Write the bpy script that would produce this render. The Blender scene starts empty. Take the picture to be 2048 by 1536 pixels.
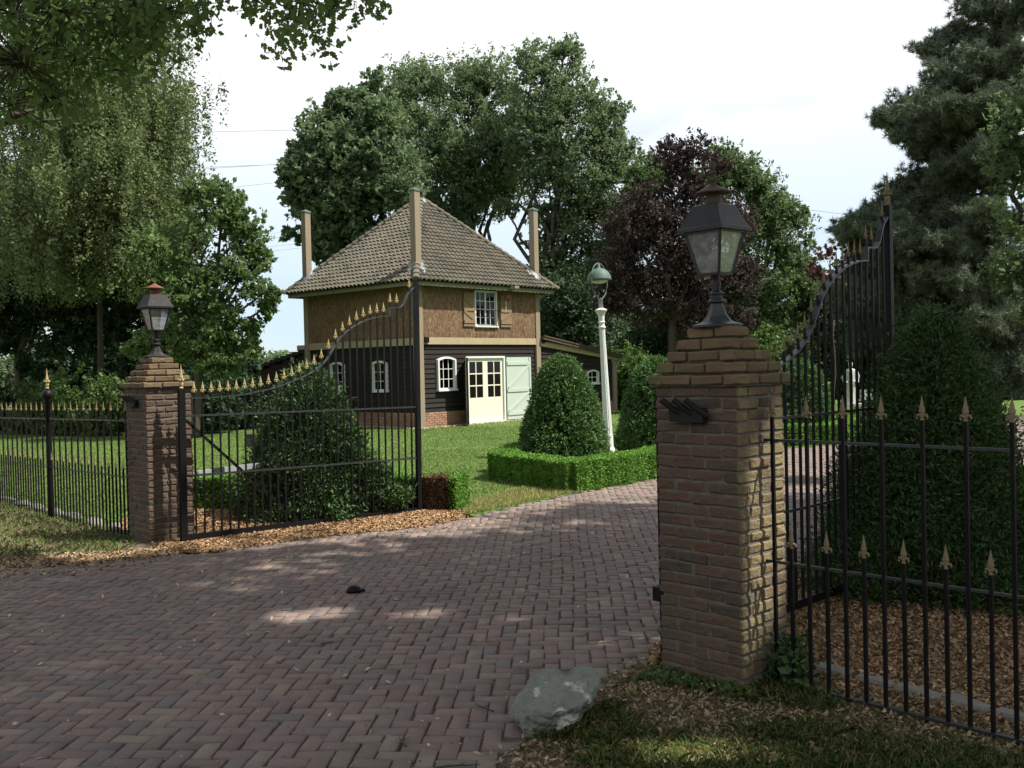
import bpy, math, random
import numpy as np
from math import radians, sin, cos, pi
from mathutils import Matrix, Vector

SC = bpy.context.scene
COL = SC.collection
rng = np.random.default_rng(7)
random.seed(7)

# ------------------------------------------------------------------ camera
FPX, EYE = 1935.0, 1.75
PITCH, ROLL = math.atan(33/1935.0), 0.024
fw = np.array([0, cos(PITCH), -sin(PITCH)])
r0 = np.array([1.0, 0, 0]); u0 = np.cross(r0, fw)
rt = r0*cos(ROLL) - u0*sin(ROLL); up = u0*cos(ROLL) + r0*sin(ROLL)
cam_d = bpy.data.cameras.new('camera'); cam = bpy.data.objects.new('camera', cam_d); COL.objects.link(cam)
cam_d.sensor_width = 36; cam_d.lens = 36*FPX/2048; cam_d.clip_end = 2000; cam_d.clip_start = 0.05
cam.matrix_world = Matrix(((rt[0], up[0], -fw[0], 0), (rt[1], up[1], -fw[1], 0), (rt[2], up[2], -fw[2], EYE), (0, 0, 0, 1)))
SC.camera = cam

def at(px, py, Y):
    "point seen at photo pixel px,py at distance Y"
    d = fw + rt*(px-1024)/FPX - up*(py-768)/FPX
    return np.array([0, 0, EYE]) + d*(Y/d[1])
def gp(px, py, z=0.0):
    d = fw + rt*(px-1024)/FPX - up*(py-768)/FPX
    return np.array([0, 0, EYE]) + d*((z-EYE)/d[2])

# ------------------------------------------------------------------ world + sun
SUN = Vector((.658, -.127, 1.02)).normalized()
W = bpy.data.worlds.new('World'); SC.world = W; W.use_nodes = True
nt = W.node_tree; nt.nodes.clear()
out = nt.nodes.new('ShaderNodeOutputWorld')
sky = nt.nodes.new('ShaderNodeTexSky'); sky.sky_type = 'NISHITA'; sky.sun_disc = False
sky.sun_elevation = math.asin(SUN.z); sky.sun_rotation = math.atan2(SUN.x, SUN.y)
sky.air_density = 1.0; sky.dust_density = 0.2; sky.ozone_density = 1.0
b1 = nt.nodes.new('ShaderNodeBackground'); b1.inputs[1].default_value = 0.08
b2 = nt.nodes.new('ShaderNodeBackground'); b2.inputs[0].default_value = (.93, .955, 1, 1); b2.inputs[1].default_value = .74
tc = nt.nodes.new('ShaderNodeTexCoord'); nz = nt.nodes.new('ShaderNodeTexNoise')
mp = nt.nodes.new('ShaderNodeMapping'); mp.inputs['Scale'].default_value = (1, 1, 3.2)
nz.inputs['Scale'].default_value = 1.6; nz.inputs['Detail'].default_value = 7; nz.inputs['Roughness'].default_value = .55
cr = nt.nodes.new('ShaderNodeMapRange'); cr.inputs[1].default_value = .40; cr.inputs[2].default_value = .56
cr.inputs[3].default_value = .0; cr.inputs[4].default_value = 1.0
sp = nt.nodes.new('ShaderNodeSeparateXYZ'); el = nt.nodes.new('ShaderNodeMapRange')
el.inputs[1].default_value = .02; el.inputs[2].default_value = .27; el.inputs[3].default_value = .8; el.inputs[4].default_value = 1.0
mx = nt.nodes.new('ShaderNodeMath'); mx.operation = 'MAXIMUM'
ml = nt.nodes.new('ShaderNodeMath'); ml.operation = 'MULTIPLY'
el2 = nt.nodes.new('ShaderNodeMapRange'); el2.inputs[1].default_value = .10; el2.inputs[2].default_value = .27
el2.inputs[3].default_value = 0; el2.inputs[4].default_value = 1.0
zen = nt.nodes.new('ShaderNodeMapRange'); zen.inputs[1].default_value = .40; zen.inputs[2].default_value = .60; zen.inputs[3].default_value = 1.0; zen.inputs[4].default_value = .55
mz = nt.nodes.new('ShaderNodeMath'); mz.operation = 'MULTIPLY'
mixs = nt.nodes.new('ShaderNodeMixShader')
L = nt.links.new
L(tc.outputs['Generated'], mp.inputs[0]); L(mp.outputs[0], nz.inputs['Vector']); L(nz.outputs['Fac'], cr.inputs[0])
L(tc.outputs['Generated'], sp.inputs[0]); L(sp.outputs['Z'], el.inputs[0]); L(sp.outputs['Z'], el2.inputs[0])
L(cr.outputs[0], ml.inputs[0]); L(el.outputs[0], ml.inputs[1])
L(ml.outputs[0], mx.inputs[0]); L(el2.outputs[0], mx.inputs[1])
L(sky.outputs[0], b1.inputs[0]); L(sp.outputs['Z'], zen.inputs[0]); L(mx.outputs[0], mz.inputs[0]); L(zen.outputs[0], mz.inputs[1]); L(mz.outputs[0], mixs.inputs[0]); L(b1.outputs[0], mixs.inputs[1]); L(b2.outputs[0], mixs.inputs[2])
hz = nt.nodes.new('ShaderNodeValToRGB'); hz.color_ramp.elements[0].position = .05; hz.color_ramp.elements[0].color = (.60, .76, .90, 1); hz.color_ramp.elements[1].position = .30; hz.color_ramp.elements[1].color = (.95, .97, 1, 1)
L(sp.outputs['Z'], hz.inputs[0]); L(hz.outputs[0], b2.inputs[0])
L(mixs.outputs[0], out.inputs[0])

sl = bpy.data.lights.new('sun', 'SUN'); sl.energy = 5.0; sl.angle = radians(.8); sl.color = (1, .95, .86)
so = bpy.data.objects.new('sun', sl); COL.objects.link(so)
so.rotation_euler = SUN.to_track_quat('Z', 'Y').to_euler(); so.location = (20, -5, 40)
SC.view_settings.view_transform = 'Standard'; SC.view_settings.look = 'None'
SC.view_settings.exposure = 0.7; SC.view_settings.gamma = 1.0
SC.cycles.max_bounces = 7; SC.cycles.transparent_max_bounces = 12
SC.cycles.diffuse_bounces = 3; SC.cycles.glossy_bounces = 2; SC.cycles.transmission_bounces = 4
SC.cycles.caustics_reflective = False; SC.cycles.caustics_refractive = False

# ------------------------------------------------------------------ materials
def M(name, cols, rough=.8, noise=None, bump=None, metal=0, transl=0, stain=None, island=True, spec=.3, stretch=(1, 1, 1)):
    """cols: colours spread over random islands; noise=(scale, amount, colour); bump=(scale, strength, dist);
    stain=(scale, lo, hi, colour) patches with their own shape"""
    m = bpy.data.materials.new(name); m.use_nodes = True
    t = m.node_tree; n = t.nodes; l = t.links.new
    p = n['Principled BSDF']; p.inputs['Roughness'].default_value = rough; p.inputs['Metallic'].default_value = metal
    p.inputs['Specular IOR Level'].default_value = spec
    tcn = n.new('ShaderNodeTexCoord'); mpn = n.new('ShaderNodeMapping'); mpn.inputs['Scale'].default_value = stretch
    l(tcn.outputs['Object'], mpn.inputs[0]); vec = mpn.outputs[0]
    if len(cols) > 1:
        r = n.new('ShaderNodeValToRGB'); e = r.color_ramp.elements
        while len(e) < len(cols): e.new(.5)
        for i, c in enumerate(cols):
            e[i].position = i/(len(cols)-1); e[i].color = (*c, 1)
        if island:
            g = n.new('ShaderNodeNewGeometry'); l(g.outputs['Random Per Island'], r.inputs[0])
        else:
            q = n.new('ShaderNodeTexNoise'); q.inputs['Scale'].default_value = noise[0] if noise else 1
            q.inputs['Detail'].default_value = 6; l(vec, q.inputs['Vector'])
            mr = n.new('ShaderNodeMapRange'); mr.inputs[1].default_value = .3; mr.inputs[2].default_value = .7
            l(q.outputs['Fac'], mr.inputs[0]); l(mr.outputs[0], r.inputs[0])
        c = r.outputs[0]
    else:
        r = n.new('ShaderNodeRGB'); r.outputs[0].default_value = (*cols[0], 1); c = r.outputs[0]
    if noise and island:
        q = n.new('ShaderNodeTexNoise'); q.inputs['Scale'].default_value = noise[0]; q.inputs['Detail'].default_value = 5
        q.inputs['Roughness'].default_value = .65; l(vec, q.inputs['Vector'])
        mr = n.new('ShaderNodeMapRange'); mr.inputs[1].default_value = .3; mr.inputs[2].default_value = .7
        mr.inputs[3].default_value = 0; mr.inputs[4].default_value = noise[1]
        l(q.outputs['Fac'], mr.inputs[0])
        x = n.new('ShaderNodeMix'); x.data_type = 'RGBA'; l(mr.outputs[0], x.inputs[0]); l(c, x.inputs[6]); x.inputs[7].default_value = (*noise[2], 1)
        c = x.outputs[2]
    if stain:
        q = n.new('ShaderNodeTexNoise'); q.inputs['Scale'].default_value = stain[0]; q.inputs['Detail'].default_value = 8
        q.inputs['Roughness'].default_value = .6; l(tcn.outputs['Object'], q.inputs['Vector'])
        mr = n.new('ShaderNodeMapRange'); mr.inputs[1].default_value = stain[1]; mr.inputs[2].default_value = stain[2]
        l(q.outputs['Fac'], mr.inputs[0])
        x = n.new('ShaderNodeMix'); x.data_type = 'RGBA'; l(mr.outputs[0], x.inputs[0]); l(c, x.inputs[6]); x.inputs[7].default_value = (*stain[3], 1)
        c = x.outputs[2]
    l(c, p.inputs['Base Color'])
    if bump:
        q = n.new('ShaderNodeTexNoise'); q.inputs['Scale'].default_value = bump[0]; q.inputs['Detail'].default_value = 5
        l(vec, q.inputs['Vector'])
        b = n.new('ShaderNodeBump'); b.inputs['Strength'].default_value = bump[1]; b.inputs['Distance'].default_value = bump[2]
        l(q.outputs['Fac'], b.inputs['Height']); l(b.outputs[0], p.inputs['Normal'])
    if transl:
        tr = n.new('ShaderNodeBsdfTranslucent'); l(c, tr.inputs[0])
        ms = n.new('ShaderNodeMixShader'); ms.inputs[0].default_value = transl
        l(p.outputs[0], ms.inputs[1]); l(tr.outputs[0], ms.inputs[2]); l(ms.outputs[0], n['Material Output'].inputs[0])
    return m

def glassmat(name, tint, refl=.1, dust=0.0):
    m = bpy.data.materials.new(name); m.use_nodes = True
    t = m.node_tree; n = t.nodes; l = t.links.new; n.remove(n['Principled BSDF'])
    tr = n.new('ShaderNodeBsdfTransparent'); tr.inputs[0].default_value = (*tint, 1)
    gl = n.new('ShaderNodeBsdfGlossy'); gl.inputs['Roughness'].default_value = .03
    fr = n.new('ShaderNodeFresnel'); fr.inputs[0].default_value = 1.5
    ad = n.new('ShaderNodeMath'); ad.operation = 'ADD'; ad.inputs[1].default_value = refl; l(fr.outputs[0], ad.inputs[0])
    ms = n.new('ShaderNodeMixShader'); l(ad.outputs[0], ms.inputs[0]); l(tr.outputs[0], ms.inputs[1]); l(gl.outputs[0], ms.inputs[2])
    o = ms.outputs[0]
    if dust:
        df = n.new('ShaderNodeBsdfDiffuse'); df.inputs[0].default_value = (.5, .52, .5, 1)
        q = n.new('ShaderNodeTexNoise'); q.inputs['Scale'].default_value = 5; q.inputs['Detail'].default_value = 4
        mr = n.new('ShaderNodeMapRange'); mr.inputs[1].default_value = .3; mr.inputs[2].default_value = .75; mr.inputs[3].default_value = dust*.5; mr.inputs[4].default_value = dust*1.6
        l(q.outputs['Fac'], mr.inputs[0])
        m2 = n.new('ShaderNodeMixShader'); l(mr.outputs[0], m2.inputs[0]); l(o, m2.inputs[1]); l(df.outputs[0], m2.inputs[2]); o = m2.outputs[0]
    l(o, n['Material Output'].inputs[0]); return m

m_paver = M('paving_brick', [(.165, .116, .104), (.22, .152, .132), (.18, .136, .122), (.24, .162, .134), (.15, .135, .13), (.20, .13, .112), (.27, .21, .16), (.175, .108, .094)], .85,
            noise=(9, .55, (.16, .135, .12)), bump=(60, .5, .004), stain=(.9, .50, .74, (.13, .11, .092)))
m_sand = M('joint_sand', [(.05, .04, .028), (.12, .095, .065)], .95, noise=(14, 1, (0, 0, 0)), island=False, bump=(80, .5, .004))
m_pill = M('pillar_brick', [(.145, .068, .046), (.08, .05, .039), (.14, .083, .056), (.105, .06, .044), (.055, .042, .036), (.12, .073, .05), (.135, .054, .038)], .92,
           noise=(11, .7, (.10, .085, .06)), bump=(45, 1, .010), stain=(1.7, .50, .72, (.085, .08, .055)))
m_cap = M('cap_brick', [(.145, .09, .056), (.185, .125, .07), (.12, .08, .052), (.17, .088, .058), (.095, .075, .046)], .9,
          noise=(10, .5, (.17, .16, .08)), bump=(55, .7, .006), stain=(3, .56, .7, (.10, .11, .045)))
m_mortar = M('mortar', [(.11, .097, .078), (.17, .15, .122)], .95, noise=(20, 1, (0, 0, 0)), island=False, bump=(90, .6, .004))
m_plinth = M('plinth_brick', [(.30, .13, .08), (.38, .20, .12), (.24, .12, .08), (.42, .25, .16)], .9, noise=(20, .4, (.25, .2, .14)), bump=(60, .5, .005))
m_iron = M('black_iron', [(.005, .005, .006)], .5, noise=(30, .35, (.014, .011, .010)), bump=(120, .15, .002), spec=.18)
m_irongrey = M('worn_iron', [(.015, .016, .017)], .42, noise=(25, .5, (.05, .048, .045)), bump=(90, .2, .002), spec=.5)
m_rustiron = M('rusted_iron', [(.006, .005, .005)], .6, spec=.15, stain=(14, .58, .74, (.032, .013, .008)), bump=(100, .3, .002))
m_gold = M('gold_paint', [(.44, .34, .15)], .6, noise=(40, .6, (.26, .20, .10)), spec=.5)
m_goldd = M('weathered_gold_paint', [(.26, .20, .11)], .7, noise=(40, .7, (.13, .10, .06)), spec=.4)
m_lamp = M('lantern_iron', [(.018, .02, .022)], .5, noise=(20, .5, (.05, .052, .05)), bump=(80, .3, .003), spec=.5)
m_lampr = M('rusty_lantern_iron', [(.022, .02, .02)], .7, stain=(9, .54, .7, (.06, .042, .032)), bump=(80, .4, .003))
m_rust = M('rust', [(.17, .075, .045)], .85, noise=(20, .6, (.13, .06, .04)), bump=(60, .5, .004))
m_capbrown = M('brown_patina', [(.09, .062, .045)], .7, noise=(20, .6, (.05, .038, .03)), bump=(60, .4, .003))
m_lglass = glassmat('lantern_glass', (.80, .84, .86), .16, .36)
m_bulb = M('bulb_glass', [(.75, .72, .58)], .25, spec=.6)
m_wglass = glassmat('window_glass', (.5, .52, .52), -.015)
m_wood = M('weathered_oak', [(.27, .215, .145)], .85, noise=(6, .6, (.20, .17, .13)), bump=(40, .5, .006), stretch=(1, 1, .15))
m_beam = M('pale_beam', [(.40, .32, .20)], .85, noise=(5, .7, (.30, .24, .16)), bump=(30, .5, .006))
m_fascia = M('fascia_board', [(.20, .20, .13)], .85, noise=(5, .6, (.14, .14, .10)))
m_shutwood = M('shutter_wood', [(.22, .155, .095)], .85, noise=(8, .6, (.22, .15, .09)), bump=(30, .4, .004))
m_black = M('tarred_board', [(.016, .013, .011), (.022, .018, .015), (.013, .011, .010), (.027, .022, .018)], .75, noise=(5, .5, (.03, .025, .02)), bump=(35, .4, .004), stretch=(1, 1, 5), spec=.2)
m_straw = M('straw', [(.19, .11, .062), (.27, .165, .095), (.08, .05, .032), (.215, .128, .072), (.40, .275, .17), (.135, .08, .048)], .9, noise=(1.3, .55, (.135, .082, .05)), transl=.05)
m_strawbase = M('straw_backing', [(.13, .07, .035)], .95, noise=(30, .6, (.08, .045, .025)), bump=(40, .8, .01), stretch=(1, 1, .1))
m_tile = M('roof_tile', [(.125, .108, .085), (.15, .13, .10), (.11, .098, .08), (.165, .145, .115), (.13, .118, .092), (.09, .08, .068)], .9,
           noise=(7, .5, (.13, .12, .08)), bump=(50, .3, .004), stain=(1.1, .48, .70, (.075, .075, .055)))
m_lead = M('lead_flashing', [(.24, .25, .26)], .5, noise=(12, .6, (.14, .15, .155)), metal=.2, bump=(18, .5, .01))
m_white = M('white_paint', [(.66, .67, .65)], .45, noise=(12, .3, (.66, .66, .62)), spec=.4)
m_cream = M('cream_paint', [(.68, .66, .53)], .5, noise=(12, .25, (.66, .64, .52)), spec=.4)
m_mint = M('pale_green_paint', [(.43, .49, .43)], .55, noise=(6, .3, (.50, .56, .50)), spec=.3)
m_curtain = M('curtain', [(.62, .64, .62)], .9)
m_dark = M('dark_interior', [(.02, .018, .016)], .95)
m_lawnbase = M('lawn_turf', [(.07, .125, .022), (.105, .17, .03), (.08, .14, .026)], .95, noise=(.35, 1, (0, 0, 0)), island=False, bump=(40, .8, .03), stain=(.5, .60, .78, (.12, .12, .04)))
m_grass = M('grass_blade', [(.105, .18, .038), (.13, .21, .045), (.095, .165, .038), (.15, .22, .055)], .7, noise=(.45, .5, (.15, .165, .06)), transl=.35)
m_dry = M('dry_grass_blade', [(.20, .22, .06), (.38, .32, .14), (.16, .20, .05), (.48, .38, .18)], .8, transl=.3)
m_vgrass = M('verge_grass_blade', [(.11, .19, .05), (.17, .25, .07), (.085, .15, .04), (.28, .28, .10), (.42, .35, .18)], .75, transl=.3)
m_soil = M('soil', [(.08, .06, .038), (.13, .095, .06), (.10, .085, .05)], .95, noise=(3, 1, (0, 0, 0)), island=False, bump=(30, .8, .02))
m_chip = M('wood_chip', [(.30, .165, .08), (.42, .26, .13), (.21, .115, .06), (.56, .40, .23), (.11, .07, .04), (.35, .19, .085), (.16, .095, .05)], .85)
m_litter = M('leaf_litter', [(.20, .125, .07), (.34, .23, .13), (.12, .08, .05), (.48, .36, .22), (.26, .18, .10)], .9)
m_gravel = M('pale_gravel', [(.42, .36, .26), (.55, .48, .36), (.33, .28, .2)], .9)
m_stone = M('boulder_stone', [(.24, .25, .21)], .9, noise=(7, .7, (.13, .145, .12)), stain=(4.5, .53, .58, (.55, .55, .48)), bump=(34, 1.0, .03))
m_kerb = M('kerb_stone', [(.22, .21, .185)], .9, noise=(9, .6, (.18, .175, .15)), bump=(40, .6, .006))
m_statue = M('statue_stone', [(.55, .55, .52)], .8, noise=(9, .6, (.32, .33, .31)), bump=(25, .6, .01))
m_grey = M('grey_metal', [(.26, .28, .29)], .45, noise=(10, .3, (.3, .31, .32)), spec=.5)
m_copper = M('verdigris', [(.10, .155, .125)], .6, noise=(12, .7, (.065, .095, .078)), bump=(30, .2, .003))
m_red = M('red_paint', [(.62, .04, .025)], .35, spec=.5)
m_blue = M('blue_roof', [(.05, .20, .55)], .5)
m_wall = M('pale_render', [(.55, .53, .48)], .8)
m_rubber = M('black_rubber', [(.012, .012, .012)], .7)
m_bark = M('bark', [(.085, .07, .05)], .95, noise=(5, .7, (.045, .04, .03)), bump=(14, .9, .03), stretch=(1, 1, .3))
m_birch = M('birch_bark', [(.38, .37, .33)], .8, stain=(5, .5, .56, (.07, .06, .05)), bump=(20, .4, .01))
def leafm(n, a, b, c, tr=.3, nz=(.9, .5)):
    return M(n, [a, b, c, tuple(.5*(x+y) for x, y in zip(a, b))], .62, noise=(nz[0], nz[1], tuple(x*1.5 for x in b)), transl=tr, spec=.25)
l_oak = leafm('oak_leaf', (0.112, 0.170, 0.083), (0.160, 0.223, 0.101), (0.080, 0.127, 0.066), 0.5)
l_oakn = leafm('near_oak_leaf', (0.1, 0.17, 0.05), (0.15, 0.23, 0.065), (0.07, 0.13, 0.04), 0.5)
l_birch = leafm('birch_leaf', (.115, .155, .06), (.16, .20, .08), (.08, .115, .045), 0.4)
l_maple = leafm('maple_leaf', (0.11, 0.17, 0.06), (0.15, 0.22, 0.075), (0.08, 0.13, 0.05), 0.5)
l_green = leafm('green_leaf', (0.095, 0.15, 0.06), (0.13, 0.19, 0.072), (0.07, 0.115, 0.05), 0.45)
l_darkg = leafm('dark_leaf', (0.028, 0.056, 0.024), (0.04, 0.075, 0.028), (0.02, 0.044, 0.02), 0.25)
l_beech = leafm('copper_beech_leaf', (0.046, 0.031, 0.029), (0.062, 0.039, 0.035), (0.034, 0.033, 0.025), 0.35)
l_plum = leafm('plum_leaf', (.12, .05, .045), (.15, .075, .06), (.08, .04, .035), .3)
l_light = leafm('light_leaf', (0.072, 0.130, 0.033), (0.111, 0.182, 0.046), (0.058, 0.111, 0.033), .35)
l_pine = leafm('pine_needle', (0.085, 0.115, 0.075), (0.12, 0.15, 0.09), (0.055, 0.08, 0.055), 0.15, (.6, .5))
l_yew = leafm('yew_needle', (0.037, 0.074, 0.024), (0.063, 0.118, 0.032), (0.023, 0.053, 0.022), .12, (2.5, .45))
l_topi = leafm('clipped_yew', (0.057, 0.119, 0.035), (0.095, 0.176, 0.046), (0.038, 0.084, 0.027), 0.2, (3, .4))
l_box = leafm('box_leaf', (0.108, 0.225, 0.035), (0.166, 0.323, 0.047), (0.069, 0.157, 0.031), .25, (3, .4))
l_shrub = leafm('shrub_leaf', (0.065, 0.111, 0.033), (0.111, 0.163, 0.046), (0.039, 0.072, 0.026), .3)
l_brown = leafm('withered_leaf', (.13, .075, .04), (.18, .11, .06), (.08, .05, .03), .2)
m_core = M('shade_core', [(.012, .018, .008)], .95)  # near-black filler added inside clipped plants to block light

# ------------------------------------------------------------------ mesh helpers
class MB:
    def __init__(s): s.v = []; s.f = []; s.m = []
    def add(s, vs, fs, mi=0):
        o = len(s.v); s.v += [tuple(float(c) for c in v) for v in vs]
        s.f += [tuple(i+o for i in f) for f in fs]; s.m += [mi]*len(fs); return s
    def box(s, x0, x1, y0, y1, z0, z1, mi=0):
        return s.add([(x0, y0, z0), (x1, y0, z0), (x1, y1, z0), (x0, y1, z0), (x0, y0, z1), (x1, y0, z1), (x1, y1, z1), (x0, y1, z1)],
                     [(0, 3, 2, 1), (4, 5, 6, 7), (0, 1, 5, 4), (1, 2, 6, 5), (2, 3, 7, 6), (3, 0, 4, 7)], mi)
    def brick(s, c, e, b=.006, j=.002, mi=0, R=None):
        "chamfered box centred at c with half extents e, corners jittered"
        vs = []; idx = {}
        for sx in (-1, 1):
            for sy in (-1, 1):
                for sz in (-1, 1):
                    jj = [random.uniform(-j, j) for _ in range(3)]
                    for ax in range(3):
                        k = [b, b, b]; k[ax] = 0
                        idx[(sx, sy, sz, ax)] = len(vs)
                        vs.append(tuple(sg*(e[i]-k[i])+jj[i] for i, sg in enumerate((sx, sy, sz))))
        fs = []
        for ax in range(3):
            a, d = [(1, 2), (2, 0), (0, 1)][ax]
            for sg in (-1, 1):
                q = []
                for (p1, p2) in ((-1, -1), (1, -1), (1, 1), (-1, 1)):
                    k = [0, 0, 0]; k[ax] = sg; k[a] = p1; k[d] = p2; q.append(idx[(*k, ax)])
                fs.append(tuple(q if sg > 0 else q[::-1]))
            for p1 in (-1, 1):
                for p2 in (-1, 1):
                    k0 = [0, 0, 0]; k0[a] = p1; k0[d] = p2; k1 = list(k0); k0[ax] = -1; k1[ax] = 1
                    q = [idx[(*k0, a)], idx[(*k1, a)], idx[(*k1, d)], idx[(*k0, d)]]
                    fs.append(tuple(q if p1*p2 < 0 else q[::-1]))
        for sx in (-1, 1):
            for sy in (-1, 1):
                for sz in (-1, 1):
                    q = [idx[(sx, sy, sz, a)] for a in range(3)]
                    fs.append(tuple(q if sx*sy*sz > 0 else q[::-1]))
        if R is not None: vs = [tuple(R @ Vector(v)) for v in vs]
        return s.add([(v[0]+c[0], v[1]+c[1], v[2]+c[2]) for v in vs], fs, mi)
    def beam(s, a, b, w, h, upv=(0, 0, 1), mi=0):
        "rectangular bar from a to b, width w sideways, h along upv"
        a = Vector(a); b = Vector(b); d = (b-a).normalized(); u = Vector(upv); sd = d.cross(u).normalized(); u = sd.cross(d).normalized()
        vs = []
        for p in (a, b):
            for (i, k) in ((-1, -1), (1, -1), (1, 1), (-1, 1)): vs.append(tuple(p+sd*(i*w/2)+u*(k*h/2)))
        return s.add(vs, [(0, 3, 2, 1)[::-1], (4, 5, 6, 7)[::-1], (0, 1, 5, 4)[::-1], (1, 2, 6, 5)[::-1], (2, 3, 7, 6)[::-1], (3, 0, 4, 7)[::-1]], mi)
    def tube(s, pts, rad, n=8, mi=0, cap=True):
        pts = [Vector(p) for p in pts]; base = len(s.v)
        if not hasattr(rad, '__len__'): rad = [rad]*len(pts)
        ref = Vector((0, 0, 1)); vs = []
        for i, p in enumerate(pts):
            d = (pts[min(i+1, len(pts)-1)]-pts[max(i-1, 0)]).normalized()
            r = ref if abs(d.dot(ref)) < .95 else Vector((1, 0, 0))
            a = d.cross(r).normalized(); b = d.cross(a)
            for k in range(n):
                t = 2*pi*k/n; vs.append(tuple(p+(a*cos(t)+b*sin(t))*rad[i]))
        fs = []
        for i in range(len(pts)-1):
            for k in range(n):
                fs.append((i*n+k, (i+1)*n+k, (i+1)*n+(k+1) % n, i*n+(k+1) % n))
        if cap: fs += [tuple(range(n)), tuple(reversed(range((len(pts)-1)*n, len(pts)*n)))]
        return s.add(vs, fs, mi)
    def lathe(s, prof, n=12, c=(0, 0, 0), rot=0, mi=0, sx=1, sy=1, flute=0):
        "profile of (r, z); n sides"
        vs = []
        for r, z in prof:
            for k in range(n):
                t = 2*pi*k/n+rot; rr = r*(1-flute*(k % 2)); vs.append((c[0]+rr*cos(t)*sx, c[1]+rr*sin(t)*sy, c[2]+z))
        fs = []
        for i in range(len(prof)-1):
            for k in range(n): fs.append((i*n+k, i*n+(k+1) % n, (i+1)*n+(k+1) % n, (i+1)*n+k))
        fs += [tuple(reversed(range(n))), tuple(range((len(prof)-1)*n, len(prof)*n))]
        return s.add(vs, fs, mi)
    def build(s, name, mats, parent=None, smooth=False, loc=(0, 0, 0)):
        me = bpy.data.meshes.new(name); me.from_pydata(s.v, [], s.f)
        mats = mats if isinstance(mats, (list, tuple)) else [mats]
        for m in mats: me.materials.append(m)
        if len(mats) > 1: me.polygons.foreach_set('material_index', s.m)
        if smooth: me.polygons.foreach_set('use_smooth', [True]*len(me.polygons))
        me.update()
        o = bpy.data.objects.new(name, me); COL.objects.link(o); o.location = loc
        if parent is not None: o.parent = parent
        return o

def np_mesh(name, V, n, mats, parent=None, midx=None, smooth=False):
    "V: (K, n, 3) array, K separate n-gons"
    K = V.shape[0]; me = bpy.data.meshes.new(name)
    me.vertices.add(K*n); me.vertices.foreach_set('co', V.astype(np.float32).ravel())
    me.loops.add(K*n); me.loops.foreach_set('vertex_index', np.arange(K*n, dtype=np.int32))
    me.polygons.add(K); me.polygons.foreach_set('loop_start', np.arange(0, K*n, n, dtype=np.int32))
    try: me.polygons.foreach_set('loop_total', np.full(K, n, dtype=np.int32))
    except Exception: pass
    mats = mats if isinstance(mats, (list, tuple)) else [mats]
    for m in mats: me.materials.append(m)
    if midx is not None: me.polygons.foreach_set('material_index', midx.astype(np.int32))
    me.update(calc_edges=True); me.validate()
    o = bpy.data.objects.new(name, me); COL.objects.link(o)
    if parent is not None: o.parent = parent
    return o

def tag(o, label=None, cat=None, group=None, kind=None):
    if label: o['label'] = label
    if cat: o['category'] = cat
    if group: o['group'] = group
    if kind: o['kind'] = kind
    return o
def empty(name, loc, rz=0, label=None, cat=None, group=None):
    o = bpy.data.objects.new(name, None); COL.objects.link(o); o.location = tuple(loc); o.rotation_euler = (0, 0, rz)
    o.empty_display_size = .2
    return tag(o, label, cat, group)
def copy_tree(o, parent=None):
    c = o.copy(); COL.objects.link(c)
    if parent is not None: c.parent = parent
    for ch in list(o.children): copy_tree(ch, c)
    return c

def basis(N, upb=0.0, r=None):
    r = r or rng
    n = r.normal(size=(N, 3)); n[:, 2] = n[:, 2]*(1-upb*.3)+upb*1.2
    n /= np.linalg.norm(n, axis=1)[:, None]+1e-9
    a = np.cross(n, r.normal(size=(N, 3))); a /= np.linalg.norm(a, axis=1)[:, None]+1e-9
    return n, a, np.cross(n, a)
def leaf_quads(C, size, elong=1.5, upb=.5, a=None):
    "rhombic leaves with slight fold"
    N = len(C); n, t, b = basis(N, upb)
    if a is not None:
        t = a; b = np.cross(n, t); b /= np.linalg.norm(b, axis=1)[:, None]+1e-9
    s = size*(.5+1.0*rng.random(N)**1.6)[:, None]
    L_ = s*elong*.5; w = s*.42
    return np.stack([C-t*L_, C+b*w+t*L_*.1, C+t*L_, C-b*w+t*L_*.1], 1)

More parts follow.
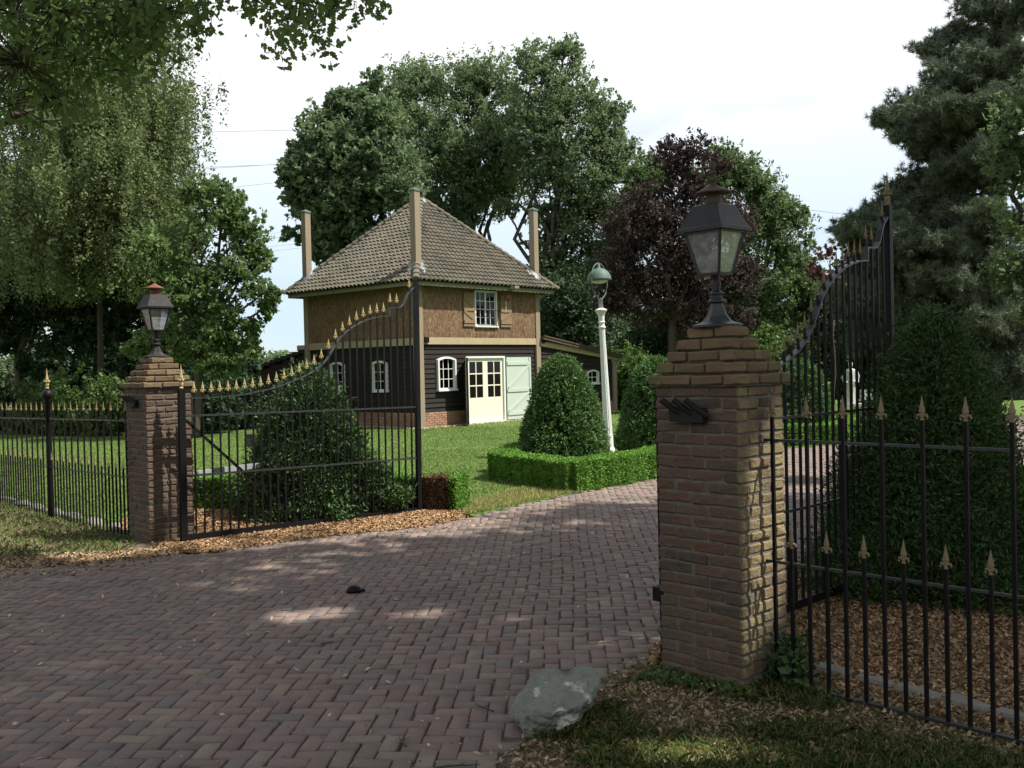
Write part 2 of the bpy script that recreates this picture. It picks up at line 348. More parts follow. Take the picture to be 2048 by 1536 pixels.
def crown_points(lobes, per_m2, bough=.27, sub=.125, flat=.8, subn=7, leafn=26, inner=.15, sub2=2, gap=-.55):
    """lobes: (centre, radius(3)). leaves in boughs near the outside of each lobe, twigs in boughs, leaves on twigs"""
    P = []; B = []
    if sub2:
        ex = []
        for c, r in lobes:
            for _ in range(sub2):
                d = rng.normal(size=3); d /= np.linalg.norm(d); k = .38+.2*rng.random()
                ex.append((np.array(c)+d*np.array(r)*(.62+.3*rng.random()), tuple(np.array(r)*k)))
        lobes = list(lobes)+ex
    for c, r in lobes:
        c = np.array(c); r = np.array(r); rm = r.mean()
        nb = max(24, int(per_m2*4*pi*rm*rm/10*subn*1.7))
        d = rng.normal(size=(nb, 3)); d /= np.linalg.norm(d, axis=1)[:, None]
        f = inner+(1-inner)*rng.random(nb)**.5
        tip = rng.random(nb) < .13; f = np.where(tip, 1.0+.28*rng.random(nb)*np.clip(.35+d[:, 2]*.8+.4, .2, 1.2), f*.97)
        cc = c+d*f[:, None]*r
        g = np.sin(cc[:, 0]*1.9+1.3*np.sin(cc[:, 2]*.8))*np.sin(cc[:, 2]*2.1+cc[:, 1]*.7)+.6*np.sin(cc[:, 0]*4.3+cc[:, 1]*1.9)*np.sin(cc[:, 2]*4.7+1)
        k = (g > gap) | tip; cc, d = cc[k], d[k]; nb = len(cc)
        B.append(c+(cc[:12]-c)*.8)
        tl = min(.50, rm*.38)*(.5+.8*rng.random(nb))
        td = d*.7+rng.normal(size=(nb, 3))*.45; td[:, 2] += .45; td /= np.linalg.norm(td, axis=1)[:, None]
        m_ = min(leafn, 18); w = rng.random((nb, m_, 1)); sg_ = (tl*.26)[:, None, None]
        lp = cc[:, None, :]+td[:, None, :]*w*tl[:, None, None]+rng.normal(size=(nb, m_, 3))*sg_*(1.1-.5*w)
        P.append(lp.reshape(-1, 3))
    return np.concatenate(P), B

FD = np.array([-.69, .724]); FD /= np.linalg.norm(FD)      # along the road fence, away from the camera
GD = np.array([.724, .69]); GD /= np.linalg.norm(GD)       # across it, into the garden
CR = gp(1487, 1388)[:2]; CL = gp(300, 1087)[:2]
SUNPATCH = [(*gp(620, 1228)[:2], .34, .22), (*gp(850, 1228)[:2], .30, .15), (*gp(1000, 1236)[:2], .2, .1), (*gp(1255, 1275)[:2], .30, .16), (*gp(1380, 1512)[:2], .34, .13), (*gp(1230, 1505)[:2], .16, .09), (*gp(1560, 1525)[:2], .14, .08), (*gp(200, 1105)[:2], .5, .4), (-6.4, 10.8, .8, .5)]
def open_gaps(P):
    "let the sun through a few openings in the canopy"
    k = P[:, 2:3]/SUN.z; gx = P[:, 0]-SUN.x*k[:, 0]; gy = P[:, 1]-SUN.y*k[:, 0]; keep = np.ones(len(P), bool)
    for (x, y, a, b) in SUNPATCH:
        keep &= (((gx-x)/(a+.03))**2+((gy-y)/(b+.03))**2 > 1) | (rng.random(len(P)) < .03)
    kk = (P[:, 2]-.85)/SUN.z; gx = P[:, 0]-SUN.x*kk; gy = P[:, 1]-SUN.y*kk; c = CR+GD*.30
    keep &= ((gx-c[0])/.42)**2+((gy-c[1])/.42)**2 > 1
    return P[keep]
def tree(name, label, lobes, mat, base, size=.11, dens=10, trunk_r=.3, bark=None, group=None, cat='tree', kindfn=None,
         fork=None, extra=None, limbs=True, leafn=26, upb=.5, **kw):
    base = np.array(base, float)
    t = empty(name, base, 0, label, cat, group)
    P, B = crown_points(lobes, dens, leafn=leafn, **kw)
    P = P[P[:, 2] > .05]
    if name == 'shade_oak': P = open_gaps(P)
    V = leaf_quads(P, size, 1.45, upb)-base
    np_mesh('crown', V, 4, mat, t)
    mb = MB()
    cz = np.mean([c[2] for c, r in lobes]); cm = np.mean([c for c, r in lobes], axis=0)
    fork = np.array(fork) if fork is not None else base*.6+cm*.4*np.array([1, 1, 1])
    if fork[2] < 1: fork[2] = 1.0
    def path(a, b, k=5, w=.06):
        a = np.array(a); b = np.array(b); Ls = np.linalg.norm(b-a); out = []
        for i in range(k+1):
            q = a+(b-a)*i/k
            if 0 < i < k: q = q+rng.normal(size=3)*Ls*w
            out.append(q-base)
        return out
    mb.tube(path(base-np.array([0, 0, .2]), fork, 5, .015), list(np.linspace(trunk_r*1.15, trunk_r*.75, 6)), 9)
    if limbs:
        for (c, r), bc in zip(lobes, B):
            mb.tube(path(fork, c, 5, .05), list(np.linspace(trunk_r*.55, trunk_r*.16, 6)), 6)
            for q in bc[:9]:
                mb.tube(path(c, q, 4, .08), list(np.linspace(trunk_r*.14, trunk_r*.03, 5)), 4, cap=False)
    mb.build('trunk', bark or m_bark, t, smooth=True)
    if extra: extra(t, base)
    return t

def lobes_px(lst, Y, zs=.85, dep=1.0):
    out = []
    for q in lst:
        px, py, r = q[:3]; y = Y+(q[3] if len(q) > 3 else 0)
        rm = r*y/FPX; out.append((at(px, py, y), (rm, rm*dep, rm*zs)))
    return out

def in_poly(P, poly):
    x, y = P[:, 0], P[:, 1]; inside = np.zeros(len(P), bool); j = len(poly)-1
    for i in range(len(poly)):
        xi, yi = poly[i]; xj, yj = poly[j]
        c = ((yi > y) != (yj > y)) & (x < (xj-xi)*(y-yi)/((yj-yi) or 1e-9)+xi); inside ^= c; j = i
    return inside
def rand_in(poly, n):
    a = np.array(poly); lo = a.min(0); hi = a.max(0); out = []; k = 0
    area = (hi-lo).prod()
    while k < n:
        P = lo+rng.random((n*2, 2))*(hi-lo); P = P[in_poly(P, poly)]; out.append(P); k += len(P)
        if len(out) > 60: break
    return np.concatenate(out)[:n]
def sheet(name, poly, z, mat, kind='structure', parent=None):
    me = bpy.data.meshes.new(name); me.from_pydata([(x, y, z) for x, y in poly], [], [tuple(range(len(poly)))])
    me.materials.append(mat); me.update()
    if me.polygons[0].normal.z < 0: me.flip_normals()
    o = bpy.data.objects.new(name, me); COL.objects.link(o)
    if kind: o['kind'] = kind
    if parent is not None: o.parent = parent
    return o

def blades(P, h, w, lean=.5, z=0.0, two=True):
    "grass blades: (K,3 or 4,3)"
    N = len(P); th = rng.random(N)*2*pi; hh = h*(.5+.9*rng.random(N)); ww = w*(.6+.8*rng.random(N))
    sd = np.stack([np.cos(th), np.sin(th), np.zeros(N)], 1); ld = np.stack([-np.sin(th), np.cos(th), np.zeros(N)], 1)
    k = (rng.random(N)*lean)[:, None]
    B = np.concatenate([P, np.full((N, 1), z)], 1); up_ = np.array([0, 0, 1.0])
    mid = B+up_*(hh*.55)[:, None]+ld*k*(hh*.35)[:, None]; tip = B+up_*hh[:, None]*(1-.35*k)+ld*k*hh[:, None]
    s2 = sd*ww[:, None]/2
    if two:
        return np.stack([B-s2, B+s2, mid+s2*.8, tip, mid-s2*.8], 1)
    return np.stack([B-s2, B+s2, tip], 1)

# ------------------------------------------------------------------ ground
drive = [(-16, 7.2), (-8, 8.35), (-4.78, 8.98), (-4.15, 9.1), (-3.5, 9.42), (-3.03, 9.52), (-2.29, 10.2), (-1.07, 10.8), (-.55, 11.4), (.68, 13.1), (2.17, 14.75), (3.35, 17.0),
         (4.7, 19.1), (6.8, 19.9), (8.1, 21.9), (9, 24.5), (12, 28), (26, 30), (26, 22), (14, 19), (8.5, 15.6), (5, 12.6), (3.1, 9.4), (2.0, 7.5), (1.6, 6.4), (1.0, 6.0), (.82, 5.75), (.55, 5.45), (.4, 5.05), (.1, 4.6),
         (-.05, 4.4), (-.1, 3.9), (.1, 3.2), (.9, 2.2), (2.5, 1), (2.5, -6), (-16, -6)]
bedL = [(-3.4, 9.55), (-3.0, 9.5), (-2.29, 10.15), (-1.07, 10.75), (-.62, 11.3), (-.72, 11.95), (-1, 12.1), (-4.9, 12.6), (-4.6, 11.2), (-3.9, 10.3)]
bedR = [(1.15, 5.95), (1.65, 6.3), (2.05, 7.45), (3.15, 9.35), (5.05, 12.5), (8.5, 15.4), (12, 14), (9, 6), (5, 2.2), (3.3, 3.45), (1.7, 5.05), (1.3, 5.6)]
verge = [(-.1, 3.9), (-.05, 4.4), (.1, 4.6), (.4, 5.05), (.55, 5.45), (.82, 5.75), (1.15, 5.95), (1.3, 5.6), (1.7, 5.05), (3.3, 3.45), (5, 2.2), (5, 1), (2.5, 1), (.9, 2.2), (.1, 3.2)]
vergeL = [(-16, 7.2), (-8, 8.35), (-4.78, 8.98), (-4.15, 9.1), (-3.5, 9.42), (-3.6, 9.9), (-3.83, 10.1), (-4.2, 10.49), (-11.6, 18.2), (-18, 24.9), (-24, 20), (-24, 8)]
ground = sheet('ground', [(-300, -60), (300, -60), (300, 500), (-300, 500)], -.05, m_soil)
lawnpoly = [(-4.2, 10.49), (-3.83, 10.4), (-3.6, 10.2), (-2.9, 10.6), (-.75, 11.9), (-.5, 11.5), (.68, 13.15), (2.17, 14.8), (3.35, 17.05), (4.7, 19.15), (6.8, 19.95), (8.1, 21.95), (9, 24.6), (12, 28.1), (26, 30.1), (40, 60), (-45, 60), (-45, 45), (-18, 24.9), (-11.6, 18.2)]
lawn = sheet('lawn', lawnpoly, -.006, m_lawnbase)
shoulder = sheet('lawn', [(9, 15.6), (14, 18.9), (26, 21.9), (40, 22), (40, -10), (12, -10), (9, 6), (12, 14)], -.008, m_lawnbase)

# driveway of herringbone bricks
def make_drive():
    u = .094; ang = radians(-3); ca, sa = cos(ang), sin(ang)
    R = np.array([[ca, -sa], [sa, ca]])
    cells = []
    for i in range(-215, 310):
        for j in range(-36, 370):
            k = (i-j) % 4
            if k == 0: cells.append(((i+1)*u, (j+.5)*u, 1))
            elif k == 3: cells.append(((i+.5)*u, (j+1)*u, 0))
    A = np.array(cells); c = A[:, :2] @ R.T; c[:, 1] += 1.0
    D_ = c[:, 1]; vis = (np.abs(c[:, 0]) < np.maximum(D_, 0)*.62+1.2) & (D_ > 1.5) & (D_ < 25)
    ok = vis & in_poly(c+rng.normal(size=c.shape)*.02, drive); c = c[ok]; hz = A[ok, 2]
    N = len(c); wob = np.stack([np.sin(c[:, 1]*1.7+c[:, 0]*.6), np.cos(c[:, 0]*1.3+c[:, 1]*.5)], 1)*.012
    c = c+wob+rng.normal(size=c.shape)*.0034
    hx = np.where(hz > 0, .0905, .0435)-rng.random(N)*.003; hy = np.where(hz > 0, .0435, .0905)-rng.random(N)*.003
    yaw = ang+rng.normal(size=N)*.024+.02*np.sin(c[:, 0]*.9); tilt = rng.normal(size=(N, 2))*.009
    z0 = rng.normal(size=N)*.0018+.006*np.sin(c[:, 0]*.8)*np.cos(c[:, 1]*.7)
    sg = np.array([(-1, -1), (1, -1), (1, 1), (-1, 1)])
    def ring(ins, dz, jit=.0016):
        x = sg[None, :, 0]*(hx[:, None]-ins)+rng.normal(size=(N, 4))*jit; y = sg[None, :, 1]*(hy[:, None]-ins)+rng.normal(size=(N, 4))*jit
        X = x*np.cos(yaw)[:, None]-y*np.sin(yaw)[:, None]; Y = x*np.sin(yaw)[:, None]+y*np.cos(yaw)[:, None]
        Z = z0[:, None]+dz+tilt[:, :1]*x+tilt[:, 1:]*y
        return np.stack([X+c[:, :1], Y+c[:, 1:], Z], 2)
    V = np.concatenate([ring(0, -.03), ring(0, -.004), ring(.0035, 0)], 1)
    F = [(8, 9, 10, 11)]
    for a in (0, 4):
        for k in range(4): F.append((a+k, a+(k+1) % 4, a+4+(k+1) % 4, a+4+k))
    F = np.array(F); allF = (np.arange(N)[:, None, None]*12+F[None]).reshape(-1)
    me = bpy.data.meshes.new('driveway'); me.vertices.add(N*12); me.vertices.foreach_set('co', V.astype(np.float32).ravel())
    me.loops.add(len(allF)); me.loops.foreach_set('vertex_index', allF.astype(np.int32))
    me.polygons.add(N*9); me.polygons.foreach_set('loop_start', np.arange(0, N*36, 4, dtype=np.int32))
    me.update(calc_edges=True); me.validate(); me.materials.append(m_paver)
    o = bpy.data.objects.new('driveway', me); COL.objects.link(o); o['kind'] = 'structure'
    s = sheet('driveway_bed', drive, -.010, m_sand, kind=None, parent=o)
make_drive()

sheet('mulch_bed', bedL, -.002, m_soil); sheet('mulch_bed', bedR, -.004, m_soil)
sheet('verge', verge, -.004, m_soil); sheet('verge', vergeL, -.003, m_soil)

def chips(name, poly, n, size, mat, z=.0, thick=.012, edge=0):
    P = rand_in(poly, n)
    if edge: P = P+rng.normal(size=P.shape)*edge
    C = np.concatenate([P, z+rng.random((n, 1))*thick], 1)
    V = leaf_quads(C, size, 1.7, 1.4)
    return tag(np_mesh(name, V, 4, mat), kind='stuff')
chips('wood_chips', bedL, 52000, .022, m_chip, .003, .014, .05)
nearR = [p for p in bedR if p[1] < 9.6]+[(5, 9)]
nearR = [(1.15, 5.95), (1.65, 6.3), (2.05, 7.45), (3.15, 9.35), (5.2, 9), (5, 2.8), (3.3, 3.45), (1.7, 5.05), (1.3, 5.6)]
chips('wood_chips', nearR, 70000, .019, m_chip, .002, .022, .03)
chips('leaf_litter', verge, 34000, .018, m_litter, .002, .012, .05)
litterL = [(-9, 8.1), (-4.78, 8.95), (-4.15, 9.05), (-3.4, 9.35), (-3.4, 9.75), (-4.6, 9.55), (-9, 8.9)]
chips('leaf_litter', litterL, 12000, .03, m_litter, .002, .012, .08)
chips('leaf_litter', [(-6, 4), (1, 4.3), (.8, 5.8), (1.9, 7.5), (.5, 12.8), (-2, 10), (-6, 8.7)], 420, .020, m_gravel, .008, .006)
chips('leaf_litter', [(-7, 3.6), (2, 3.6), (1.9, 7.4), (.8, 12.9), (-2, 10), (-7, 8.4)], 16000, .0075, m_litter, .003, .004)
chips('leaf_litter', [(-9, 8.0), (-3.2, 9.1), (-.8, 10.5), (-.3, 11.2), (-1.5, 10.1), (-4, 8.6), (-9, 7.6)], 1600, .022, m_litter, .005, .004, .1)
chips('wood_chips', [(.75, 5.55), (1.0, 5.45), (1.1, 5.9), (.85, 6.0)], 500, .03, m_chip, .006, .02, .03)

# lawn blades, denser near
def lawn_grass():
    Ps = []
    for (y0, y1, n) in ((10.5, 15, 75000), (15, 21, 100000), (21, 29, 120000), (29, 38, 60000)):
        a = [(-.62*y1, y0), (.36*y1, y0), (.36*y1, y1), (-.62*y1, y1)]
        P = rand_in(a, n); P = P[in_poly(P, lawnpoly) & ~in_poly(P, bedL)]
        Ps.append(P)
    P = np.concatenate(Ps)
    lx = (P[:, 0]+2.755)*.656+(P[:, 1]-28.777)*.755; ly = (P[:, 0]+2.755)*-.755+(P[:, 1]-28.777)*.656
    P = P[~((lx > -.35) & (lx < 10.6) & (ly > -.35) & (ly < 11))]
    V = blades(P, .032, .016, .9, -.006, two=False)
    tag(np_mesh('lawn_grass', V, 3, m_grass), kind='stuff')
    edge = [(-.6, 11.5), (.68, 13.2), (1.0, 13.4), (.1, 14.0), (-.7, 12.6)]
    V = blades(rand_in(edge, 5000), .05, .010, 1, 0, two=False)
    tag(np_mesh('dry_grass', V, 3, m_dry), kind='stuff')
lawn_grass()
def verge_grass():
    def tufts(poly, nt, per, h, s, w):
        c = rand_in(poly, nt); hs = .5+rng.random(nt)
        P = (c[:, None, :]+rng.normal(size=(nt, per, 2))*s*hs[:, None, None]).reshape(-1, 2)
        return blades(P, h, w, 1.2, 0)
    V = [tufts([(.5, 3.3), (3.2, 3.1), (3.0, 3.75), (1.5, 4.6), (.5, 4.7), (.2, 4.25)], 420, 28, .05, .045, .0035),
         tufts([(.2, 3.4), (2.6, 3.2), (2.4, 4.1), (.6, 4.15)], 260, 42, .065, .05, .0035),
         tufts([(.08, 4.5), (.30, 4.35), (.55, 4.6), (.48, 4.95), (.38, 4.85)], 46, 26, .05, .03, .0035),
         tufts([(.95, 5.2), (1.2, 4.95), (1.6, 4.7), (1.6, 5.0), (1.0, 5.6)], 40, 30, .055, .05, .004),
         blades(rand_in(verge, 16000), .03, .003, 1.2, 0)]
    tag(np_mesh('verge_grass', np.concatenate(V), 5, m_vgrass), kind='stuff')
    pl = [(-14, 7.9), (-4.9, 9.35), (-4.0, 9.6), (-3.9, 10.0), (-4.25, 10.5), (-7.5, 13.9), (-9.5, 15.5), (-15, 14)]
    V = [blades(rand_in(pl, 42000), .055, .007, 1.2, 0)]
    tag(np_mesh('verge_grass', np.concatenate(V), 5, m_vgrass), kind='stuff')
verge_grass()

# ------------------------------------------------------------------ pillars, lanterns
def brick_ring(mb, w, d, z, h, off, ox=0, oy=0, mi=0, prot=0.0):
    "one course round a rectangle 0..w x 0..d"
    bl, bw, jt = .21, .10, .012
    def run(n_axis, L_, fixed, outs, start):
        x = start
        while x < L_-.02:
            e = min(x+bl, L_) if x+bl < L_-.06 else L_
            s_ = max(x, 0)
            if e-s_ > .03:
                c = (s_+e-jt)/2; hl = (e-s_-jt)/2; pj = random.uniform(-.003, .004)
                dep = bw/2
                cy = fixed+outs*(-dep)+outs*pj
                ctr = (c+ox, cy+oy, z+h/2) if n_axis == 0 else (cy+ox, c+oy, z+h/2)
                ex = (hl, dep, h/2-.006) if n_axis == 0 else (dep, hl, h/2-.006)
                mb.brick(ctr, ex, .007, .0045, mi)
            x = e
    a = 0 if off else -.105
    run(0, w, 0, -1, a); run(0, w, d, 1, a)
    b = -.105 if off else 0
    run(1, d, 0, -1, b+(0)); run(1, d, w, 1, b)
def pillar(corner, w, d, label):
    rz = math.atan2(FD[1], FD[0])
    # local x along FD (road front), local y = inward (GD) is -90deg of FD: use mirrored layout
    t = empty('brick_pillar', (corner[0], corner[1], 0), rz-pi/2, label, 'gate pillar', 'brick gate pillars')
    # local frame: y = FD, x = GD
    mb = MB()
    for k in range(25): brick_ring(mb, d, w, k*.065, .065, k % 2)
    mb.build('shaft', m_pill, t)
    MB().box(.007, d-.007, .007, w-.007, -.1, 1.62).build('mortar', m_mortar, t)
    mb = MB(); m2 = MB()
    for k in range(5):
        e = .034-.040*k
        brick_ring(mb, d+2*e, w+2*e, 1.625+k*.065, .065, (k+1) % 2, -e, -e)
        m2.box(-e+.02, d+e-.02, -e+.02, w+e-.02, 1.622+k*.065, 1.625+(k+1)*.065-.008)
    mb.build('stepped_cap', m_cap, t); m2.build('cap_mortar', m_mortar, t)
    return t
def lichen(base):
    m = base.copy(); m.name = base.name+'_lichen'; n = m.node_tree.nodes; l = m.node_tree.links.new; p = n['Principled BSDF']; src = p.inputs['Base Color'].links[0].from_socket
    g = n.new('ShaderNodeNewGeometry'); dt = n.new('ShaderNodeVectorMath'); dt.operation = 'DOT_PRODUCT'; dt.inputs[1].default_value = (-FD[0], -FD[1], 0)
    l(g.outputs['True Normal'], dt.inputs[0]); q = n.new('ShaderNodeTexNoise'); q.inputs['Scale'].default_value = 3; q.inputs['Detail'].default_value = 7
    t_ = n.new('ShaderNodeTexCoord'); l(t_.outputs['Object'], q.inputs['Vector']); mr = n.new('ShaderNodeMapRange'); mr.inputs[1].default_value = .35; mr.inputs[2].default_value = .6; mr.inputs[4].default_value = .55; l(q.outputs['Fac'], mr.inputs[0])
    mu = n.new('ShaderNodeMath'); mu.operation = 'MULTIPLY'; mu.use_clamp = True; l(dt.outputs['Value'], mu.inputs[0]); l(mr.outputs[0], mu.inputs[1])
    x = n.new('ShaderNodeMix'); x.data_type = 'RGBA'; l(mu.outputs[0], x.inputs[0]); l(src, x.inputs[6]); x.inputs[7].default_value = (.34, .28, .13, 1); l(x.outputs[2], p.inputs['Base Color']); return m
PR = pillar(CR, .54, .45, 'near brick gate pillar with stepped cap and yellowed side face, boulder at its foot')
m_pl = lichen(m_pill)
for c in PR.children:
    if c.name.startswith('shaft'): c.data.materials[0] = m_pl
PL = pillar(CL, .54, .50, 'far brick gate pillar with stepped cap beside the tall sweeping gate and lawn')

def scroll(mb, a, ang, mi=0):
    pts = []
    for i in range(9):
        q = i/8; r = .03+.055*sin(q*pi*.55)*1.0; z = .0+.10*q
        pts.append((r*cos(ang)*1, r*sin(ang)*1, a+z))
    mb.tube(pts, .005, 5, mi)
def lantern(loc, rz, label, iron, roofm, capm, tilt=0):
    t = empty('pillar_lantern', loc, rz, label, 'lantern', 'lanterns on the gate pillars')
    q = pi/4
    mb = MB(); mb.lathe([(.14, 0), (.14, .012), (.10, .022), (.085, .03)], 24)
    mb.lathe([(.085, .03), (.06, .06), (.043, .10), (.036, .125), (.034, .13)], 16, flute=.10)
    mb.lathe([(.034, .13), (.048, .138), (.048, .148), (.034, .156), (.036, .175), (.044, .182), (.044, .19), (.024, .20), (.028, .24), (.02, .26), (.03, .285), (.07, .292)], 16)
    mb.build('base', iron, t, smooth=False)
    mb = MB()
    for k in range(4): scroll(mb, .19, q+k*pi/2)
    mb.build('scroll_bracket', iron, t, smooth=True)
    # frame: square frustum, bottom half .066, top .118
    zb, zt, hb, ht = .293, .535, .066, .118
    mb = MB(); mb.lathe([(hb*1.414+.004, zb-.008), (hb*1.414+.008, zb+.006)], 4, rot=q)
    for k in range(4):
        a = q+k*pi/2
        mb.beam((hb*1.414*cos(a), hb*1.414*sin(a), zb), (ht*1.414*cos(a), ht*1.414*sin(a), zt), .014, .014, (-sin(a), cos(a), 0))
    for (r, z) in ((ht, zt),):
        for k in range(4):
            a = q+k*pi/2; b = a+pi/2
            mb.beam((r*1.414*cos(a), r*1.414*sin(a), z-.008), (r*1.414*cos(b), r*1.414*sin(b), z-.008), .014, .02)
    mb.build('frame', iron, t)
    for k in range(4):
        a = q+k*pi/2; b = a+pi/2; s1, s2 = hb*1.414-.004, ht*1.414-.004
        MB().add([(s1*cos(a), s1*sin(a), zb+.006), (s1*cos(b), s1*sin(b), zb+.006), (s2*cos(b), s2*sin(b), zt), (s2*cos(a), s2*sin(a), zt)], [(0, 1, 2, 3)]).build('pane', m_lglass, t)
    mb = MB(); mb.lathe([(.205, .528), (.208, .545), (.196, .552), (.165, .60), (.122, .672), (.10, .678)], 4, rot=q)
    mb.build('hood', roofm, t)
    mb = MB(); mb.lathe([(.07, .676), (.045, .69), (.04, .73), (.045, .738)], 16)
    mb.lathe([(.045, .735), (.098, .742), (.098, .75), (.06, .768), (.028, .785), (.012, .80)], 20)
    if capm is not m_rust: mb.lathe([(.012, .80), (.022, .815), (.010, .83), (.016, .845), (.024, .855), (.012, .87), (.020, .885), (.020, .91), (.008, .92)], 10)
    mb.build('chimney_cap', capm, t, smooth=False)
    mb = MB(); mb.lathe([(.014, .295), (.014, .335), (.02, .345), (.036, .375), (.036, .40), (.022, .422), (.004, .43)], 14)
    mb.build('bulb', m_bulb, t, smooth=True)
    t.rotation_euler = (0, tilt, rz)
    return t
def ctr(c, w, d): return (c[0]+FD[0]*w/2+GD[0]*d/2, c[1]+FD[1]*w/2+GD[1]*d/2, 1.951)
lz = math.atan2(GD[1], GD[0])
lantern(ctr(CR, .54, .45), lz, 'large black pillar lantern with clear bulb and brown mushroom cap on the near pillar', m_lamp, m_lamp, m_capbrown, -.02)
lantern(ctr(CL, .54, .50), lz, 'smaller looking lantern with rusty orange cap on the far pillar beside the left gate', m_lampr, m_lampr, m_rust)

def pipe_bracket(c, z, label, depth, along):
    # on the road front of a pillar; local x = FD, facing -GD
    o = (c[0]+FD[0]*along, c[1]+FD[1]*along, z); rz = math.atan2(-FD[1], -FD[0])
    t = empty('pipe_bracket', o, rz, label, 'bracket', 'pipe brackets on the pillars')
    # local x = toward camera along fence (-FD), local -y = out of the pillar front?
    MB().box(-.11, .11, -.05, .0, -.035, .035).build('plate', m_rubber, t)
    for i, x in enumerate((-.13, -.05, .03)):
        mb = MB(); mb.tube([(x+.10, -.03, .0), (x+.05, -.06, .04), (x, -.09, .088)], [.016, .017, .018], 10, cap=False)
        mb.tube([(x, -.09, .088), (x+.045, -.062, .045)], [.0145, .013], 10, cap=False)
        mb.build('pipe', m_rubber, t, smooth=True)
    return t
pipe_bracket(CR, 1.465, 'black bracket with three pipe stubs on the near pillar front', .45, .30)
pipe_bracket(CL, 1.465, 'black bracket with pipe stubs on the far pillar near the left fence', .45, .30)

# ------------------------------------------------------------------ iron work
def finial_mesh():
    mb = MB(); mb.lathe([(.009, 0), (.011, .006), (.007, .014), (.008, .03), (.0165, .046), (.0105, .072), (.001, .120)], 4, rot=0, sy=.55)
    for sgn in (-1, 1):
        pts = [(sgn*.004, 0, .018), (sgn*.014, 0, .030), (sgn*.023, 0, .027), (sgn*.026, 0, .016), (sgn*.021, 0, .008)]
        mb.tube(pts, [.006, .007, .006, .005, .003], 5)
    return mb
fin_o = None
def mesh_of(mb, mat, name):
    o = mb.build(name, mat); me = o.data; bpy.data.objects.remove(o); return me
ME_FIN = mesh_of(finial_mesh(), m_gold, 'finial'); ME_FIND = mesh_of(finial_mesh(), m_goldd, 'finial')
tall = MB(); tall.lathe([(.020, 0), (.024, .01), (.016, .02), (.024, .045), (.024, .06), (.014, .075), (.034, .085), (.034, .095), (.016, .105), (.022, .115), (.012, .17), (.0015, .26)], 8)
for a in range(4): tall.tube([(.014*cos(a*pi/2), .014*sin(a*pi/2), .10), (.036*cos(a*pi/2), .036*sin(a*pi/2), .108), (.04*cos(a*pi/2), .04*sin(a*pi/2), .096)], .005, 4)
ME_TALL = mesh_of(tall, m_gold, 'post_finial'); 
def inst(name, me, parent, loc):
    o = bpy.data.objects.new(name, me); COL.objects.link(o); o.parent = parent; o.location = loc; return o

CURVE = [(0, 1.485), (.25, 1.485), (.49, 1.49), (.70, 1.51), (.91, 1.545), (1.08, 1.58), (1.24, 1.635), (1.40, 1.69), (1.53, 1.75), (1.62, 1.81), (1.70, 1.885), (1.78, 2.0), (1.87, 2.13), (1.95, 2.20), (2.05, 2.27), (2.2, 2.345), (2.32, 2.38), (2.44, 2.405), (2.565, 2.415)]
CURVE2 = [(2.565, 2.515), (2.66, 2.515), (2.72, 2.525), (2.77, 2.57), (2.81, 2.66), (2.85, 2.72), (2.90, 2.76), (2.95, 2.785)]
def zc(s):
    c = CURVE if s < 2.565 else CURVE2
    return float(np.interp(s, [p[0] for p in c], [p[1] for p in c]))
TIPS = [(0.14, 1.67), (0.33, 1.67), (0.52, 1.68), (0.70, 1.70), (0.89, 1.72), (1.09, 1.77), (1.29, 1.84), (1.38, 1.88), (1.47, 1.92), (1.58, 1.98), (1.66, 2.05), (1.75, 2.17), (1.84, 2.28), (1.93, 2.36), (2.03, 2.43), (2.12, 2.49), (2.22, 2.53), (2.30, 2.56), (2.40, 2.58), (2.50, 2.59)]
def make_gate(label):
    t = empty('entrance_gate', (0, 0, 0), 0, label, 'gate', 'open iron entrance gates')
    hp = MB().box(-.032, .032, -.032, .032, -.03, 1.585).build('hinge_post', m_iron, t)
    inst('post_finial', ME_TALL, hp, (0, 0, 1.585))
    MB().box(2.92, 2.975, -.028, .028, -.02, 2.865).build('lock_post', m_iron, t)
    for z, h in ((1.30, .02), (.67, .02)):
        MB().box(.033, 2.919, -.014, .014, z-h/2, z+h/2).build('rail', m_irongrey, t)
    MB().box(.033, 2.919, -.025, .025, .0, .055).build('bottom_rail', m_iron, t)
    # top band: flat strip standing edgewise to the gate
    mb = MB()
    def strip(c):
        P = np.array(c)
        for i in range(len(P)-1):
            a, b = P[i], P[i+1]
            mb.beam((a[0], 0, a[1]), (b[0], 0, b[1]), .046, .013, (0, 0, 1) if abs(b[0]-a[0]) > .001 else (1, 0, 0))
    strip([(.033, 1.485)]+CURVE[1:]); strip(CURVE2[:-1]+[(2.919, 2.775)]); mb.box(2.557, 2.571, -.0229, .0229, 2.41, 2.52)
    mb.build('swept_top_rail', m_irongrey, t)
    for k in range(30):
        s = .135+.0937*k
        mid = zc(s)
        if k == 28: tipz = mid-.01; fin = False
        elif k == 29: tipz = 2.775; fin = True
        elif k in (26, 27): tipz = 2.58; fin = True
        else: tipz = float(np.interp(s, [q[0] for q in TIPS], [q[1] for q in TIPS]))-.125; fin = True
        b = MB().beam((s, 0, .05), (s, 0, tipz), .017, .017, (1, 0, 0)).build('bar', m_iron, t)
        if fin: inst('finial', ME_FIN, b, (s, 0, tipz-.002))
    MB().beam((.05, .018, 1.25), (1.32, .018, .06), .012, .03, (0, 0, 1)).build('brace', m_iron, t)
    return t
A1 = gp(368, 1085); B1 = gp(838, 1022); dl = (B1-A1)[:2]; gl = make_gate('left iron gate leaf standing open before the dark yew, its tall end at the house')
gl.location = (A1[0], A1[1], .025); gl.rotation_euler = (0, .012, math.atan2(dl[1], dl[0]))
gr = copy_tree(gl); AR = CR+FD*.64+GD*.20
